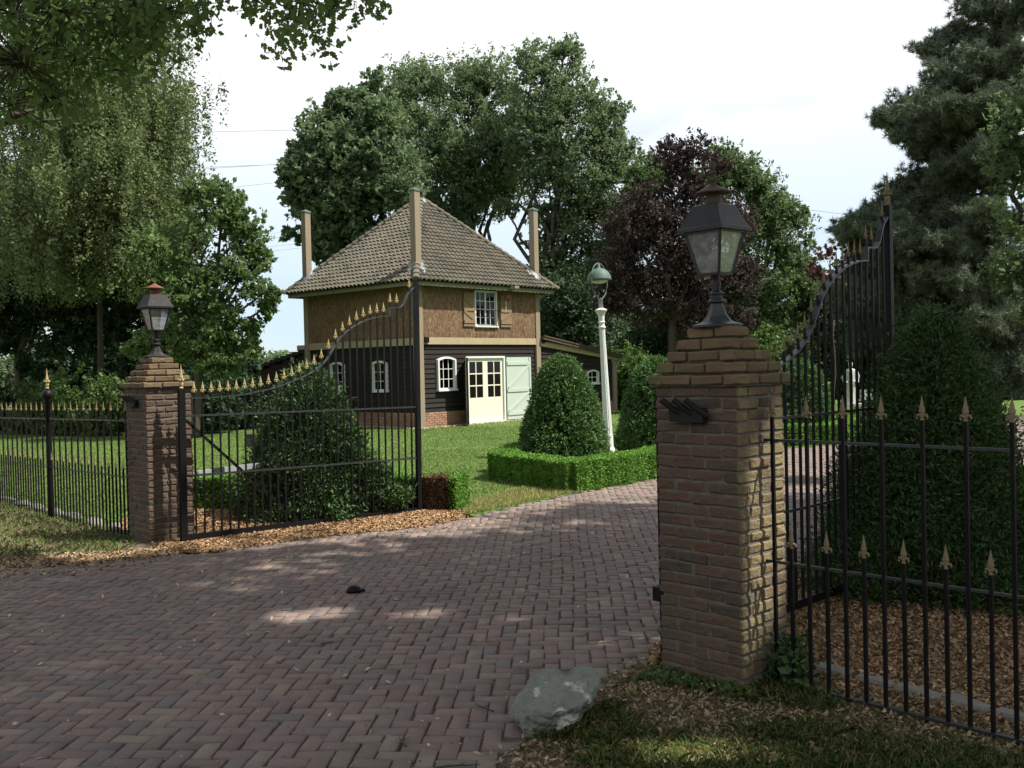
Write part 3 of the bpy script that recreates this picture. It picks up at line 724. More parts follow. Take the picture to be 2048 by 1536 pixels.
gr['label'] = 'right iron gate leaf standing open behind the near pillar, rising to a tall spiked post'
gr.location = (AR[0], AR[1], .035); gr.rotation_euler = (0, -.002, math.atan2(GD[1], GD[0])); gr.scale = (1.0, 1.0, 1.02)
for c in gr.children:
    if c.name.startswith('lock_post'):
        o = inst('post_finial', ME_TALL.copy(), c, (2.9475, 0, 2.865)); o.data.materials[0] = m_goldd
    for g in list(c.children):
        if g.name.startswith('finial'): g.data = ME_FIND
        if c.name.startswith('hinge_post'): bpy.data.objects.remove(g)

def opener(loc, rz, label, L_=1.0):
    t = empty('gate_opener', loc, rz, label, 'gate opener', 'gate openers')
    MB().box(.0, L_, -.025, .025, -.028, .028).build('actuator_arm', m_grey, t)
    MB().box(.22, .38, -.034, .034, -.036, .036).build('motor_housing', m_lamp, t)
    MB().box(-.25, .0, -.012, .012, -.012, .012).build('mounting_rod', m_grey, t)
    mb = MB(); mb.tube([(.03, 0, -.03), (.04, .01, -.10), (.09, .02, -.14), (.12, .02, -.07), (.14, .01, -.03)], .006, 6); mb.build('cable', m_rubber, t, True)
a = at(392, 947, 10.75); b = at(526, 936, 11.6)
opener(a, math.atan2(b[1]-a[1], b[0]-a[0]), 'grey gate opener arm fixed behind the left gate near the far pillar', 1.06)
q = CR+FD*.60+GD*.42
opener((q[0], q[1], 1.18), math.atan2(GD[1], GD[0])+.15, 'grey gate opener arm peeping out behind the near pillar', .9)
q = CR+FD*.545+GD*.04
tag(MB().box(-.03, .05, -.035, .035, -.04, .04).build('latch_bracket', m_iron), 'small black latch bracket low on the inner side of the near pillar', 'bracket')
bpy.data.objects['latch_bracket'].location = (q[0], q[1], .44); bpy.data.objects['latch_bracket'].rotation_euler = (0, 0, math.atan2(FD[1], FD[0]))

def fence(org, direc, n, label, dz=0.0, posts=(), start=.05, sp=.2027, finmesh=None, tipz=1.57, rails=(1.325, .668, .02)):
    rz = math.atan2(direc[1], direc[0])
    t = empty('iron_fence', (org[0], org[1], 0), rz, label, 'fence', 'iron fences beside the pillars')
    L_ = start+sp*n
    for z in rails:
        MB().beam((-.05, 0, z), (L_, 0, z+dz*L_), .014 if z > .1 else .03, .014, (0, 0, 1)).build('rail', m_irongrey, t)
    for k in range(n):
        s = start+sp*k; zz = dz*s
        if any(abs(s-p) < .05 for p in posts): continue
        b = MB().beam((s, 0, -.06+zz), (s, 0, tipz-.12+zz), .017, .017, (1, 0, 0)).build('bar', m_rustiron, t)
        inst('finial', finmesh, b, (s, 0, tipz-.122+zz))
        s += sp/2; zz = dz*s
        if any(abs(s-p) < .05 for p in posts): continue
        b = MB().beam((s, 0, -.06+zz), (s, 0, .75+zz), .017, .017, (1, 0, 0)).build('bar', m_rustiron, t)
        inst('finial', finmesh, b, (s, 0, .748+zz))
    for p in posts:
        mb = MB(); mb.lathe([(.042, -.1), (.04, .2), (.036, 1.0), (.033, 1.50), (.044, 1.51)], 14, (p, 0, dz*p))
        po = mb.build('post', m_iron, t, True)
        mb = MB(); mb.lathe([(.04, 1.51)]+[(.07*sin(a), 1.58-.07*cos(a)) for a in np.linspace(.5, pi-.12, 9)], 16, (p, 0, dz*p)); mb.build('ball', m_iron, po, True)
        inst('post_finial', ME_TALL, po, (p, 0, 1.655+dz*p))
    return t
S = CR+GD*.25
fence(S, -FD, 16, 'low iron fence with dull gold spearheads running from the near pillar past the big bush', finmesh=ME_FIND)
S = CL+FD*.54
fence(S, FD, 30, 'iron fence with ball topped post left of the far pillar on the grass verge', dz=-.014, posts=(2.45, 5.6), start=.0, sp=.2065, finmesh=ME_FIN, tipz=1.50, rails=(1.275, .66, .01))

# ------------------------------------------------------------------ the house
HX = np.array([.656, .755]); K = np.array([-2.755, 28.777]); WR, WL = 5.5, 5.25
HZ = math.atan2(HX[1], HX[0])
H = empty('thatched_barn_house', (K[0], K[1], 0), HZ, 'small barn house with straw clad upper storey, black boards and tall corner posts', 'house')
# local: right wall is y=0 plane (outside -y), x 0..WR ; left wall is x=0 plane (outside -x), y 0..WL
def boards(mb, axis, a0, a1, z0, z1, holes, zr=None, step=.147, sgn=-1, off=0.0):
    z = z0
    while z < z1-.02:
        zt = min(z+step, z1)
        segs = [(a0, a1)]
        for (h0, h1, hz0, hz1) in holes:
            if zt > hz0+.01 and z < hz1-.01:
                ns = []
                for (p, q) in segs:
                    if h1 <= p or h0 >= q: ns.append((p, q)); continue
                    if h0 > p: ns.append((p, h0))
                    if h1 < q: ns.append((h1, q))
                segs = ns
        for (p, q) in segs:
            if zr:   # sloping top: zr(a) gives limit
                while q > p+.1 and zr(q) < zt-.02: q -= .05
            if q-p < .04: continue
            j = random.uniform(-.004, .004)
            o = off
            if axis == 0:
                mb.add([(p, -.045*1-j+o, z), (q, -.045-j+o, z), (q, -.012+o, zt+.012), (p, -.012+o, zt+.012), (p, .03+o, z), (q, .03+o, z), (q, .03+o, zt+.012), (p, .03+o, zt+.012)],
                       [(0, 1, 2, 3), (0, 4, 5, 1), (3, 2, 6, 7), (0, 3, 7, 4), (1, 5, 6, 2)])
            else:
                mb.add([(-.045-j+o, p, z), (-.045-j+o, q, z), (-.012+o, q, zt+.012), (-.012+o, p, zt+.012), (.03+o, p, z), (.03+o, q, z), (.03+o, q, zt+.012), (.03+o, p, zt+.012)],
                       [(3, 2, 1, 0), (1, 5, 4, 0), (7, 6, 2, 3), (4, 7, 3, 0), (2, 6, 5, 1)])
        z += step
holesR = [(.74, 1.43, 1.12, 2.06), (2.0, 3.72, 0, 2.08)]
holesL = [(1.36, 2.0, 1.12, 2.0), (3.42, 4.06, 1.12, 2.0)]
mb = MB(); boards(mb, 0, .10, WR-.1, .46, 2.5, holesR); mb.build('boarded_front_wall', m_black, H)
mb = MB(); boards(mb, 1, .10, WL-.1, .46, 2.5, holesL); mb.build('boarded_side_wall', m_black, H)
def plinth(axis, a0, a1, z1, holes=()):
    mb = MB(); rows = int(round(z1/.062)); h = z1/rows
    for r in range(-1, rows):
        a = a0-(.1 if r % 2 else 0)
        while a < a1:
            p, q = max(a, a0), min(a+.205, a1)
            a += .215
            if q-p < .04 or any(q > h0 and p < h1 for h0, h1 in holes): continue
            e = (q-p)/2; y = -.03+random.uniform(-.004, .004)
            if axis == 0: mb.brick(((p+q)/2, y, (r+.5)*h), (e, .035, h/2-.005), .005, .003)
            else: mb.brick((y, (p+q)/2, (r+.5)*h), (.035, e, h/2-.005), .005, .003)
    if axis == 0:
        mb.box(a0, a1, -.05, .05, -.1, z1-.004, 1)
    else: mb.box(-.05, .05, a0, a1, -.1, z1-.004, 1)
    return mb.build('brick_plinth', [m_plinth, m_mortar], H)
plinth(0, .1, 1.94, .458); plinth(0, 3.79, WR-.1, .458); plinth(1, .1, WL-.1, .458)
# inner shell: dark floor, back walls and ceiling so the windows look into a room
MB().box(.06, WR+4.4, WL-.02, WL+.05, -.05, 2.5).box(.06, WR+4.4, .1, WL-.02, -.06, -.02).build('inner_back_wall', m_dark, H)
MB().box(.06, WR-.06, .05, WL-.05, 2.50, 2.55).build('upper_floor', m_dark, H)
# straw storey
def straw(axis, a0, a1, z0, z1, holes, n):
    mb = MB(); nm = 'straw_front_wall' if axis == 0 else 'straw_side_wall'
    segs = [(a0, a1, z0, z1)]
    if holes:
        h = holes[0]; segs = [(a0, h[0], z0, z1), (h[1], a1, z0, z1), (h[0], h[1], z0, h[2]), (h[0], h[1], h[3], z1)]
    for (p, q, b, t_) in segs:
        if axis == 0: mb.box(p, q, -.05, .05, b, t_)
        else: mb.box(-.05, .05, p, q, b, t_)
    o = mb.build(nm, m_strawbase, H)
    a = a0+rng.random(n)*(a1-a0); z = z0-.03+rng.random(n)*(z1-z0); L_ = .16+.3*rng.random(n); z2 = np.minimum(z+L_, z1)
    w = .010+.010*rng.random(n); dx = rng.normal(size=n)*.035; d0 = -.055-.028*rng.random(n); d1 = -.052-.01*rng.random(n)
    z = np.where(rng.random(n) < .02, z0-.05*rng.random(n), z)
    if holes:
        h = holes[0]; k = ~((a > h[0]-.03) & (a < h[1]+.03) & (z2 > h[2]) & (z < h[3])); a, z, z2, w, dx, d0, d1 = [q_[k] for q_ in (a, z, z2, w, dx, d0, d1)]
    c = lambda x, y, zz: np.stack([x, y, zz], 1) if axis == 0 else np.stack([y, x, zz], 1)
    V = np.stack([c(a-w/2, d0, z), c(a+w/2, d0-.004, z), c(a+dx+w/2, d1-.004, z2), c(a+dx-w/2, d1, z2)], 1)
    np_mesh('straw_stalks', V, 4, m_straw, o)
straw(0, .11, WR-.11, 2.73, 4.42, [(2.42, 3.44, 3.06, 4.23)], 26000)
straw(1, .11, WL-.11, 2.70, 4.42, [], 20000)
MB().box(-.02, .04, WL-.1, WL+.02, 2.4, 4.4).box(WR-.1, WR, 0, WL, 2.5, 4.4).box(.1, WR-.1, WL-.05, WL, 2.5, 4.4).build('rear_upper_wall', m_strawbase, H)
# corner posts to 7.15 m
for (x, y) in ((0, 0), (0, WL), (WR, 0), (WR, WL)):
    p = MB().box(x-.11, x+.11, y-.11, y+.11, -.05, 7.04).build('corner_post', m_wood, H)
    MB().box(x-.13, x+.13, y-.13, y+.13, 7.04, 7.09).add([(x-.13, y-.13, 7.09), (x+.13, y-.13, 7.09), (x+.13, y+.13, 7.09), (x-.13, y+.13, 7.09), (x, y, 7.16)], [(0, 1, 4), (1, 2, 4), (2, 3, 4), (3, 0, 4)]).build('post_cap', m_copper, p)
MB().box(.111, WR-.111, -.10, .04, 2.505, 2.715).build('front_beam', m_beam, H)
MB().box(-.09, .04, .111, WL-.111, 2.485, 2.70).box(-.09, .04, WL+.111, WL+.55, 2.485, 2.66).build('side_beam', m_beam, H)
for x in (.14, WR+.14):
    b = MB().box(x, x+.16, -.16, -.101, 2.55, 2.72).build('beam_bracket', m_rustiron, H)
# windows
def window(axis, a0, a1, z0, z1, cols, rows, arch=.09, depth=.12, curtain=None, wide_mid=False, fw_=.06):
    "a0..a1 z0..z1 outer size of frame; arched top"
    def mk(name, mat, parts, parent):
        mb = MB()
        for (p, q, y0, y1, b, t_) in parts:
            if axis == 0: mb.box(p, q, y0, y1, b, t_)
            else: mb.box(y0, y1, p, q, b, t_)
        return mb.build(name, mat, parent)
    yo, yi = -depth, .04
    mb = MB(); n = 9; cxm = (a0+a1)/2; hw = (a1-a0)/2
    def topz(a, ins): return z1-ins-arch*((a-cxm)/hw)**2 if arch else z1-ins
    xs = np.linspace(0, 1, n+1) if arch else np.array([0., 1.])
    O = [(a0, z0+.061)]+[(a0+(a1-a0)*q, topz(a0+(a1-a0)*q, 0)) for q in xs]+[(a1, z0+.061)]
    I = [(a0+fw_, z0+.061)]+[(a0+fw_+(a1-a0-2*fw_)*q, topz(a0+fw_+(a1-a0-2*fw_)*q, fw_)) for q in xs]+[(a1-fw_, z0+.061)]
    m_ = len(O); vs = [(x, y, z) for y in (yo, yi) for P_ in (O, I) for x, z in P_]
    if axis == 1: vs = [(b_, a_, c_) for a_, b_, c_ in vs]
    fs = []
    for i in range(m_-1):
        fs += [(i, i+1, m_+i+1, m_+i), (2*m_+i, 3*m_+i, 3*m_+i+1, 2*m_+i+1), (i, 2*m_+i, 2*m_+i+1, i+1), (m_+i, m_+i+1, 3*m_+i+1, 3*m_+i)]
    fs += [(0, m_, 3*m_, 2*m_), (m_-1, 3*m_-1, 4*m_-1, 2*m_-1)]
    f = mb.add(vs, fs).build('window', m_white, H)
    mk('sill', m_white, [(a0-.02, a1+.02, yo-.03, yi, z0, z0+.06)], f)
    gi0, gi1, gz0, gz1 = a0+fw_, a1-fw_, z0+.06, z1-fw_-.01
    bars = []; g = .026; yb = (-.045, -.02)
    bars.append((gi0, gi0+g, *yb, gz0, gz1-arch*.5)); bars.append((gi1-g, gi1, *yb, gz0, gz1-arch*.5)); bars.append((gi0, gi1, yb[0]+.002, yb[1]+.002, gz0, gz0+g*1.4))
    for c in range(1, cols):
        x = gi0+(gi1-gi0)*c/cols; w = .05 if (wide_mid and c*2 == cols) else g/2
        bars.append((x-w/2-.004, x+w/2+.004, yb[0]-(.012 if w > .03 else 0), yb[1]+.001, gz0, gz1+(.0 if arch else 0)))
    for r in range(1, rows):
        z = gz0+(gz1-gz0)*r/rows; bars.append((gi0, gi1, yb[0]+.003, yb[1]-.003, z-.010, z+.010))
    mk('glazing_bar', m_white, bars, f)
    mk('pane', m_wglass, [(gi0, gi1, -.034, -.031, gz0, gz1+.03)], f)
    if curtain:
        p, q = curtain; mk('curtain', m_curtain, [(gi0+(gi1-gi0)*p, gi0+(gi1-gi0)*q, .06, .08, gz0, gz1)], f)
    return f
window(0, .69, 1.48, 1.08, 2.13, 3, 3, curtain=(.72, 1.0))
w1 = window(1, 1.33, 2.03, 1.08, 2.06, 2, 3, curtain=(.6, 1.0)); w2 = window(1, 3.38, 4.08, 1.08, 2.06, 2, 3, curtain=(.65, 1))
uw = window(0, 2.40, 3.46, 3.05, 4.22, 4, 4, arch=0, depth=.09, wide_mid=True)
mb = MB()
for x in np.linspace(2.46, 3.40, 9): mb.tube([(x, -.17, 3.12), (x, -.17, 3.60)], .006, 5)
for z in (3.12, 3.60): mb.tube([(2.43, -.17, z), (3.43, -.17, z)], .010, 5)
for cx_ in (2.70, 2.93, 3.16):
    for sg_ in (-1, 1):
        mb.tube([(cx_+sg_*(.02+.05*sin(t)), -.17, 3.2+.16*t/pi*1.6) for t in np.linspace(0, pi, 8)], .007, 4)
mb.build('window_railing', m_iron, H, True)
# wooden shutters beside the upper window
def shutter(x0, x1, z0, z1, y, flip, mat, name, zs, topdiag=True):
    mb = MB(); n = 3; w = (x1-x0)/n
    for i in range(n): mb.box(x0+w*i+.002, x0+w*(i+1)-.002, y, y+.022, z0, z1)
    for z in zs: mb.box(x0+.01, x1-.01, y-.024, y-.001, z, z+.09)
    for i in range(len(zs)-1):
        a, b = (x0+.03, x1-.03) if not flip else (x1-.03, x0+.03)
        mb.beam((a, y-.011, zs[i]+.10), (b, y-.011, zs[i+1]-.01), .018, .07, (0, 0, 1))
    return mb.build(name, mat, H)
shutter(1.85, 2.36, 3.07, 4.14, -.125, True, m_shutwood, 'shutter', (3.17, 3.55, 3.98))
shutter(3.58, 4.12, 3.07, 4.10, -.125, False, m_shutwood, 'shutter', (3.17, 3.55, 3.94))
MB().box(3.60, 3.80, -.75, -.1, 4.285, 4.36).build('hoist_beam', m_wood, H)
mb = MB(); mb.lathe([(.0, 0), (.10, .06), (.13, .13), (.06, .22), (.02, .25)], 6, (3.62, -.42, 3.86)); mb.tube([(3.62, -.42, 4.1), (3.65, -.42, 4.3)], .012, 5); mb.build('hoist_block', m_rust, H)
mb = MB(); mb.tube([(3.52, -.42, 3.88), (3.53, -.40, 3.52)], .012, 5); mb.build('hoist_hook', m_cream, H)
# double garden doors
D_ = MB().box(1.95, 2.02, -.09, .05, .04, 2.13).box(3.71, 3.78, -.09, .05, .04, 2.13).box(2.02, 3.71, -.09, .05, 2.07, 2.13).box(1.95, 3.78, -.16, .05, -.02, .04).build('door_frame', m_white, H)
for k, (x0, x1) in enumerate(((2.023, 2.862), (2.868, 3.707))):
    mb = MB(); y0, y1 = -.035, .005
    mb.box(x0, x1, y0, y1, .05, .82); mb.box(x0, x0+.11, y0, y1, .82, 2.06); mb.box(x1-.11, x1, y0, y1, .82, 2.06); mb.box(x0+.11, x1-.11, y0, y1, 1.96, 2.06)
    xm = (x0+x1)/2; mb.box(xm-.018, xm+.018, y0+.004, y1-.004, .82, 1.96)
    for z in (1.20, 1.58): mb.box(x0+.11, x1-.11, y0+.006, y1-.006, z-.018, z+.018)
    d = mb.build('door', m_cream, H)
    MB().box(x0+.11, x1-.11, -.018, -.014, .82, 1.96).build('pane', m_wglass, d)
# pale shutter door lying back against the wall, right of the doors
mb = MB(); mb.box(3.82, 5.06, -.115, -.085, .05, 2.09)
for z in (.19, .95, 1.83): mb.box(3.84, 5.0, -.14, -.1151, z, z+.11)
for z, zt in ((.30, .95), (1.06, 1.83)):
    mb.beam((3.90, -.127, z+.02), (4.93, -.127, zt-.02), .018, .09, (0, 0, 1))
mb.box(4.95, 4.965, -.135, -.1151, .05, 2.09)
dd = mb.build('shutter_door', m_mint, H); MB().box(4.90, 4.98, -.17, -.141, .99, 1.01).box(4.95, 4.97, -.155, -.141, .90, 1.05).build('handle', m_iron, dd)
# the other leaf swung out, seen edge on
a = Vector((2.0, -.06, 0)); b = Vector((1.40, -.66, 0)); mb = MB()
mb.beam((a.x, a.y, 1.065), (b.x, b.y, 1.065), .035, 2.03, (0, 0, 1)); mb.build('shutter_door', m_rustiron if False else m_dark, H)['label'] = 'door leaf swung out and seen edge on, its dark face showing'
# roof
o_ = .52; zE = 4.36; apex = Vector((WR/2, WL/2, 7.47))
cs = [Vector((-o_, -o_, zE)), Vector((WR+o_, -o_, zE)), Vector((WR+o_, WL+o_, zE)), Vector((-o_, WL+o_, zE))]
RF = MB(); RF.add([tuple(c-Vector((0, 0, .02))) for c in cs]+[tuple(apex-Vector((0, 0, .05)))], [(0, 1, 4), (1, 2, 4), (2, 3, 4), (3, 0, 4)])
roof = RF.build('roof', m_dark, H)
def tiles(c0, c1):
    e = (c1-c0); Le = e.length; e = e.normalized(); mid = (c0+c1)/2; v = (apex-mid); Lv = v.length; v = v.normalized(); n = e.cross(v).normalized()
    tw, ex = .19, .19; rows = int(Lv/ex); ns = 8; Vs = []; Fs = []
    for r in range(rows+1):
        v0 = r*ex; v1 = min(v0+ex*1.12, Lv-.02)
        if v0 > Lv-.12: break
        wl = Le*(1-(v0+.05)/Lv)/2; nt_ = int(math.ceil(2*wl/tw)/2)+1
        for k in range(-nt_, nt_):
            x0 = k*tw; 
            if x0 > wl or x0+tw < -wl: continue
            jz = random.uniform(-.004, .004); jv = random.uniform(-.008, .008)
            top = []; bot = []; lip = []
            for i in range(ns+1):
                f = i/ns; x = x0+f*tw*1.04
                h = .036*(math.sin(f*2*pi-.6))+.012*math.sin(f*4*pi)
                def cl(x, vv):
                    w_ = Le*(1-vv/Lv)/2; return max(-w_, min(w_, x))
                p = mid+e*cl(x, v0)+v*(v0+jv)+n*(h+.066+jz); q = mid+e*cl(x, v1)+v*v1+n*(h+.022+jz)
                bot.append(p); top.append(q); lip.append(p-n*.034)
            b_ = len(Vs); Vs += [tuple(p) for p in lip]+[tuple(p) for p in bot]+[tuple(p) for p in top]; m_ = ns+1
            for i in range(ns):
                Fs.append((b_+i, b_+i+1, b_+m_+i+1, b_+m_+i)); Fs.append((b_+m_+i, b_+m_+i+1, b_+2*m_+i+1, b_+2*m_+i))
    return Vs, Fs
TB = MB()
for i in range(4):
    vs, fs = tiles(cs[i], cs[(i+1) % 4]); TB.add(vs, fs)
TB.build('roof_tiling', m_tile, roof, smooth=False)
HT = MB()
for c in cs:
    d = apex-c; Ls = d.length; d = d.normalized(); n_ = int(Ls/.26)
    sd = d.cross(Vector((0, 0, 1))).normalized(); up_ = sd.cross(d).normalized()
    for k in range(n_+1):
        p0 = c+d*(k*.26-.05)+up_*.065; p1 = c+d*((k+1)*.26+.02)+up_*.05; vs = []
        for (p, r) in ((p0, .125), (p1, .095)):
            for i in range(9):
                t_ = -.2+(pi+.4)*i/8; vs.append(tuple(p+sd*(cos(t_)*r)+up_*(sin(t_)*r*.8-.02)))
        fs = [(i, i+1, 10+i, 9+i) for i in range(8)]; fs.append(tuple(range(9)))
        HT.add(vs, fs)
HT.build('hip_tiles', m_tile, roof)
mb = MB(); mb.lathe([(.26, 7.33), (.17, 7.48), (.07, 7.56), (.01, 7.57)], 10, (apex.x, apex.y, 0)); mb.build('apex_cap', m_lead, roof)
for (x, y) in ((0, 0), (0, WL), (WR, 0), (WR, WL)):
    zr = zE+(o_)*(7.47-zE)/(WR/2+o_)
    sx = 1 if x == 0 else -1; sy = 1 if y == 0 else -1
    mb = MB(); vs = []; N_ = 16
    for ring, (r, dz) in enumerate(((.16, .17), (.22, .09), (.31, .045))):
        for k in range(N_):
            t_ = 2*pi*k/N_; px_, py_ = x+r*cos(t_), y+r*sin(t_)
            dd_ = min(sx*(px_-x), sy*(py_-y)); rr_ = dz+.03*sin(5*t_+x)*(ring == 2)
            vs.append((px_, py_, zr+dd_*1.01+rr_+.03))
    mb.add(vs, [(a_*N_+k, a_*N_+(k+1) % N_, (a_+1)*N_+(k+1) % N_, (a_+1)*N_+k) for a_ in (0, 1) for k in range(N_)])
    mb.build('flashing', m_lead, roof, False)
e = o_-.06
MB().box(-e, WR+e, -e-.001, -e+.03, zE-.14, zE+.03).box(-e, -e+.03, -e+.031, WL+e, zE-.14, zE+.03).box(WR+e-.03, WR+e, -e+.031, WL+e, zE-.14, zE+.03).box(-e+.031, WR+e-.031, WL+e-.03, WL+e, zE-.14, zE+.03).build('fascia', m_fascia, roof)
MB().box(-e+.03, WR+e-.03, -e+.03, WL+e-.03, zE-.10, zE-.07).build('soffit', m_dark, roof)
# gravel strip along the walls
P = np.concatenate([np.stack([rng.random(2600)*(WR+4.9)-.3, -.12-.22*rng.random(2600)], 1), np.stack([-.12-.22*rng.random(2600), rng.random(2600)*WL-.2], 1)])
V = leaf_quads(np.concatenate([P, .01+.02*rng.random((len(P), 1))], 1), .04, 1.1, 1)
ca, sa = cos(HZ), sin(HZ); X = V[..., 0]*ca-V[..., 1]*sa+K[0]; Y = V[..., 0]*sa+V[..., 1]*ca+K[1]
tag(np_mesh('gravel_strip', np.stack([X, Y, V[..., 2]], 2), 4, m_gravel), kind='stuff')
# lean-to on the right
xr0, xr1 = WR+.11, WR+4.62
zroof = lambda x: 2.78-(x-WR)*(.65/4.6)
mb = MB(); boards(mb, 0, xr0, xr1-.18, .42, 2.62, [(WR+2.80, WR+3.42, 1.10, 1.53)], zr=lambda x: zroof(x)-.14); mb.build('leanto_front_wall', m_black, H)
plinth(0, xr0, xr1-.13, .418)
MB().box(xr1-.24, xr1, -.09, .13, -.05, zroof(xr1)-.22).build('corner_post', m_wood, H)
mb = MB(); mb.beam((WR+.12, -.07, zroof(WR+.12)-.22), (xr1+.02, -.07, zroof(xr1)-.12), .12, .17, (0, 0, 1)); mb.build('leanto_beam', m_beam, H)
mb = MB(); mb.add([(WR+.11, -.25, zroof(WR)+.0), (xr1+.22, -.25, zroof(xr1)-.04), (xr1+.22, 4.6, zroof(xr1)-.04), (WR+.11, 4.6, zroof(WR)), (WR+.11, -.25, zroof(WR)-.10), (xr1+.22, -.25, zroof(xr1)-.14), (xr1+.22, 4.6, zroof(xr1)-.14), (WR+.11, 4.6, zroof(WR)-.10)],
    [(0, 1, 2, 3), (4, 7, 6, 5), (0, 4, 5, 1), (1, 5, 6, 2), (2, 6, 7, 3), (3, 7, 4, 0)])
for k in range(9):
    yy = -.25+k*.55; mb.beam((WR+.12, yy, zroof(WR)+.02), (xr1+.21, yy, zroof(xr1)-.02), .05, .045, (0, 0, 1))
lr = mb.build('leanto_roof', m_capbrown, H)
MB().box(xr1-.05, xr1, .14, 4.5, -.05, zroof(xr1)-.15).build('leanto_end_wall', m_black, H)
mb = MB(); mb.tube([(xr1+.16, -.2, zroof(xr1)-.13), (xr1+.16, 4.5, zroof(xr1)-.13)], .055, 8); mb.build('gutter', m_grey, H, True)
window(0, WR+2.76, WR+3.46, 1.06, 1.60, 2, 2, arch=.09, depth=.11, curtain=(.65, 1), fw_=.055)
# lean-to on the left end
yl0, yl1 = WL+.11, WL+4.9
zl = lambda y: 2.52-(y-WL)*.185
mb = MB(); boards(mb, 1, yl0, yl1, .0, 2.45, [], zr=lambda y: zl(y)-.06); mb.build('leanto_side_wall', m_black, H)
mb = MB(); y = yl0+.02; 
while y < yl1+.2:
    z = zl(y); mb.box(-.12, 5.2, y, y+.335, z-.11, z+.02); y += .33
mb.build('leanto_roof', m_black, H)
for y, z in ((WL+.75, 2.16), (WL+2.7, 1.96)): MB().box(-.12, -.06, y, y+.14, z, z+.12).build('wall_lamp', m_grey, H)
MB().box(.0, 5.1, yl1-.05, yl1, -.05, zl(yl1)-.05).build('leanto_end_wall', m_black, H)

# ------------------------------------------------------------------ clipped plants
def cprof(q, pw): return (1-pw[0]*q**pw[1])
def surf_cone(r0, h, n, pw=(.62, 1.7), wob=.03):
    "points on a rounded cone; returns P, outward"
    z = rng.random(n)**1.25; th = rng.random(n)*2*pi
    prof = lambda q: np.where(q < .08, .93+.07*q/.08, 1)*cprof(q, pw)*np.sqrt(np.clip(1-np.maximum(0, (q-.80)/.20)**2, 0, 1))
    w = 1+wob*np.sin(th*5+z*9)+wob*np.sin(th*3-z*14)
    r = r0*prof(z)*w
    P = np.stack([r*np.cos(th), r*np.sin(th), z*h], 1); dr = (prof(np.clip(z+.02, 0, 1))-prof(np.clip(z-.02, 0, 1)))*r0/(.04*h)
    N = np.stack([np.cos(th), np.sin(th), -dr], 1); N /= np.linalg.norm(N, axis=1)[:, None]
    return P, N
def sprig_quads(P, N, size, elong, droop=.2, spread=.7, depth=.04):
    n = len(P); t = N+rng.normal(size=(n, 3))*spread; t[:, 2] -= droop; t /= np.linalg.norm(t, axis=1)[:, None]
    b = np.cross(t, rng.normal(size=(n, 3))); b /= np.linalg.norm(b, axis=1)[:, None]
    s = size*(.6+.8*rng.random(n))[:, None]; C = P-N*rng.random((n, 1))*depth
    return np.stack([C-t*s*elong*.4, C+b*s*.5, C+t*s*elong*.6, C-b*s*.5], 1)
def cone_bush(name, label, loc, r0, h, mat, n, size, elong=3, group=None, cat='topiary', depth=.07, clump=0, droop=.3, extra=None, wob=.03, pw=(.62, 1.7)):
    t = empty(name, loc, rng.random()*6, label, cat, group)
    P, N = surf_cone(r0, h, n, pw, wob)
    if clump:
        cP, cN = surf_cone(r0, h, clump, pw, wob); idx = rng.integers(0, clump, n)
        P = cP[idx]+cN[idx]*(rng.random((n, 1))*depth*1.2)+rng.normal(size=(n, 3))*depth*.55; N = cN[idx]
    V = sprig_quads(P, N, size, elong, droop, .75, depth)
    if extra: V = np.concatenate([V]+extra())
    np_mesh('foliage', V, 4, mat, t)
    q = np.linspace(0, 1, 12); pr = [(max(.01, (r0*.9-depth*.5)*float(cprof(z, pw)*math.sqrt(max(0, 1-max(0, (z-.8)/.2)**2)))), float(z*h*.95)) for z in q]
    MB().lathe(pr, 18).build('shade_core', m_core, t, True)  # solid dark core, added so light does not pass through the foliage
    return t
G_ = 'clipped yew cones in the box hedge beds'
cone_bush('clipped_yew_cone', 'clipped yew cone in front of the pale shutter door, inside the box hedge', (.84, 16.25, 0), .76, 1.90, l_topi, 60000, .018, 3.0, G_, clump=2600, depth=.05, pw=(.70, 1.45))
cone_bush('clipped_yew_cone', 'clipped yew cone half hidden by the near pillar, right of the white lamp post', (2.86, 19.2, 0), .78, 1.85, l_topi, 36000, .020, 3.0, G_, clump=2200, depth=.05)
cone_bush('clipped_yew_cone', 'sunlit clipped yew cone seen through the bars of the right gate', (6.42, 21.6, 0), .78, 1.74, l_topi, 36000, .022, 3.0, G_, clump=2200, depth=.05)
cone_bush('yew_bush', 'big dark bushy yew behind the fence with gold spearheads', (3.24, 7.45, 0), .93, 2.02, l_yew, 110000, .012, 3.4, None, 'bush', .11, clump=5200, droop=-.25, wob=.06, pw=(.90, .98))
def side_branches():
    out = []
    for (c, r, k) in (((.62, -.2, .38), (.38, .28, .32), 9000), ((.42, -.1, .85), (.26, .25, .22), 3500), ((.98, -.25, .24), (.28, .18, .13), 2600)):
        d = rng.normal(size=(k//25, 3)); d /= np.linalg.norm(d, axis=1)[:, None]
        cc = np.array(c)+d*np.array(r)*(.6+.5*rng.random((len(d), 1))); idx = rng.integers(0, len(cc), k)
        P = cc[idx]+rng.normal(size=(k, 3))*.05; P[:, 2] = np.abs(P[:, 2]); out.append(sprig_quads(P, d[idx], .02, 3.2, -.1, .8, .03))
    return out
yb = cone_bush('yew_bush', 'loose dark yew bush right behind the left gate, branches spreading to its right', (-2.55, 12.05, 0), .86, 1.72, l_yew, 90000, .018, 3.2, None, 'bush', .10, clump=3600, droop=-.1, extra=side_branches, wob=.08, pw=(.80, 1.05))
yb.rotation_euler = (0, 0, 0)

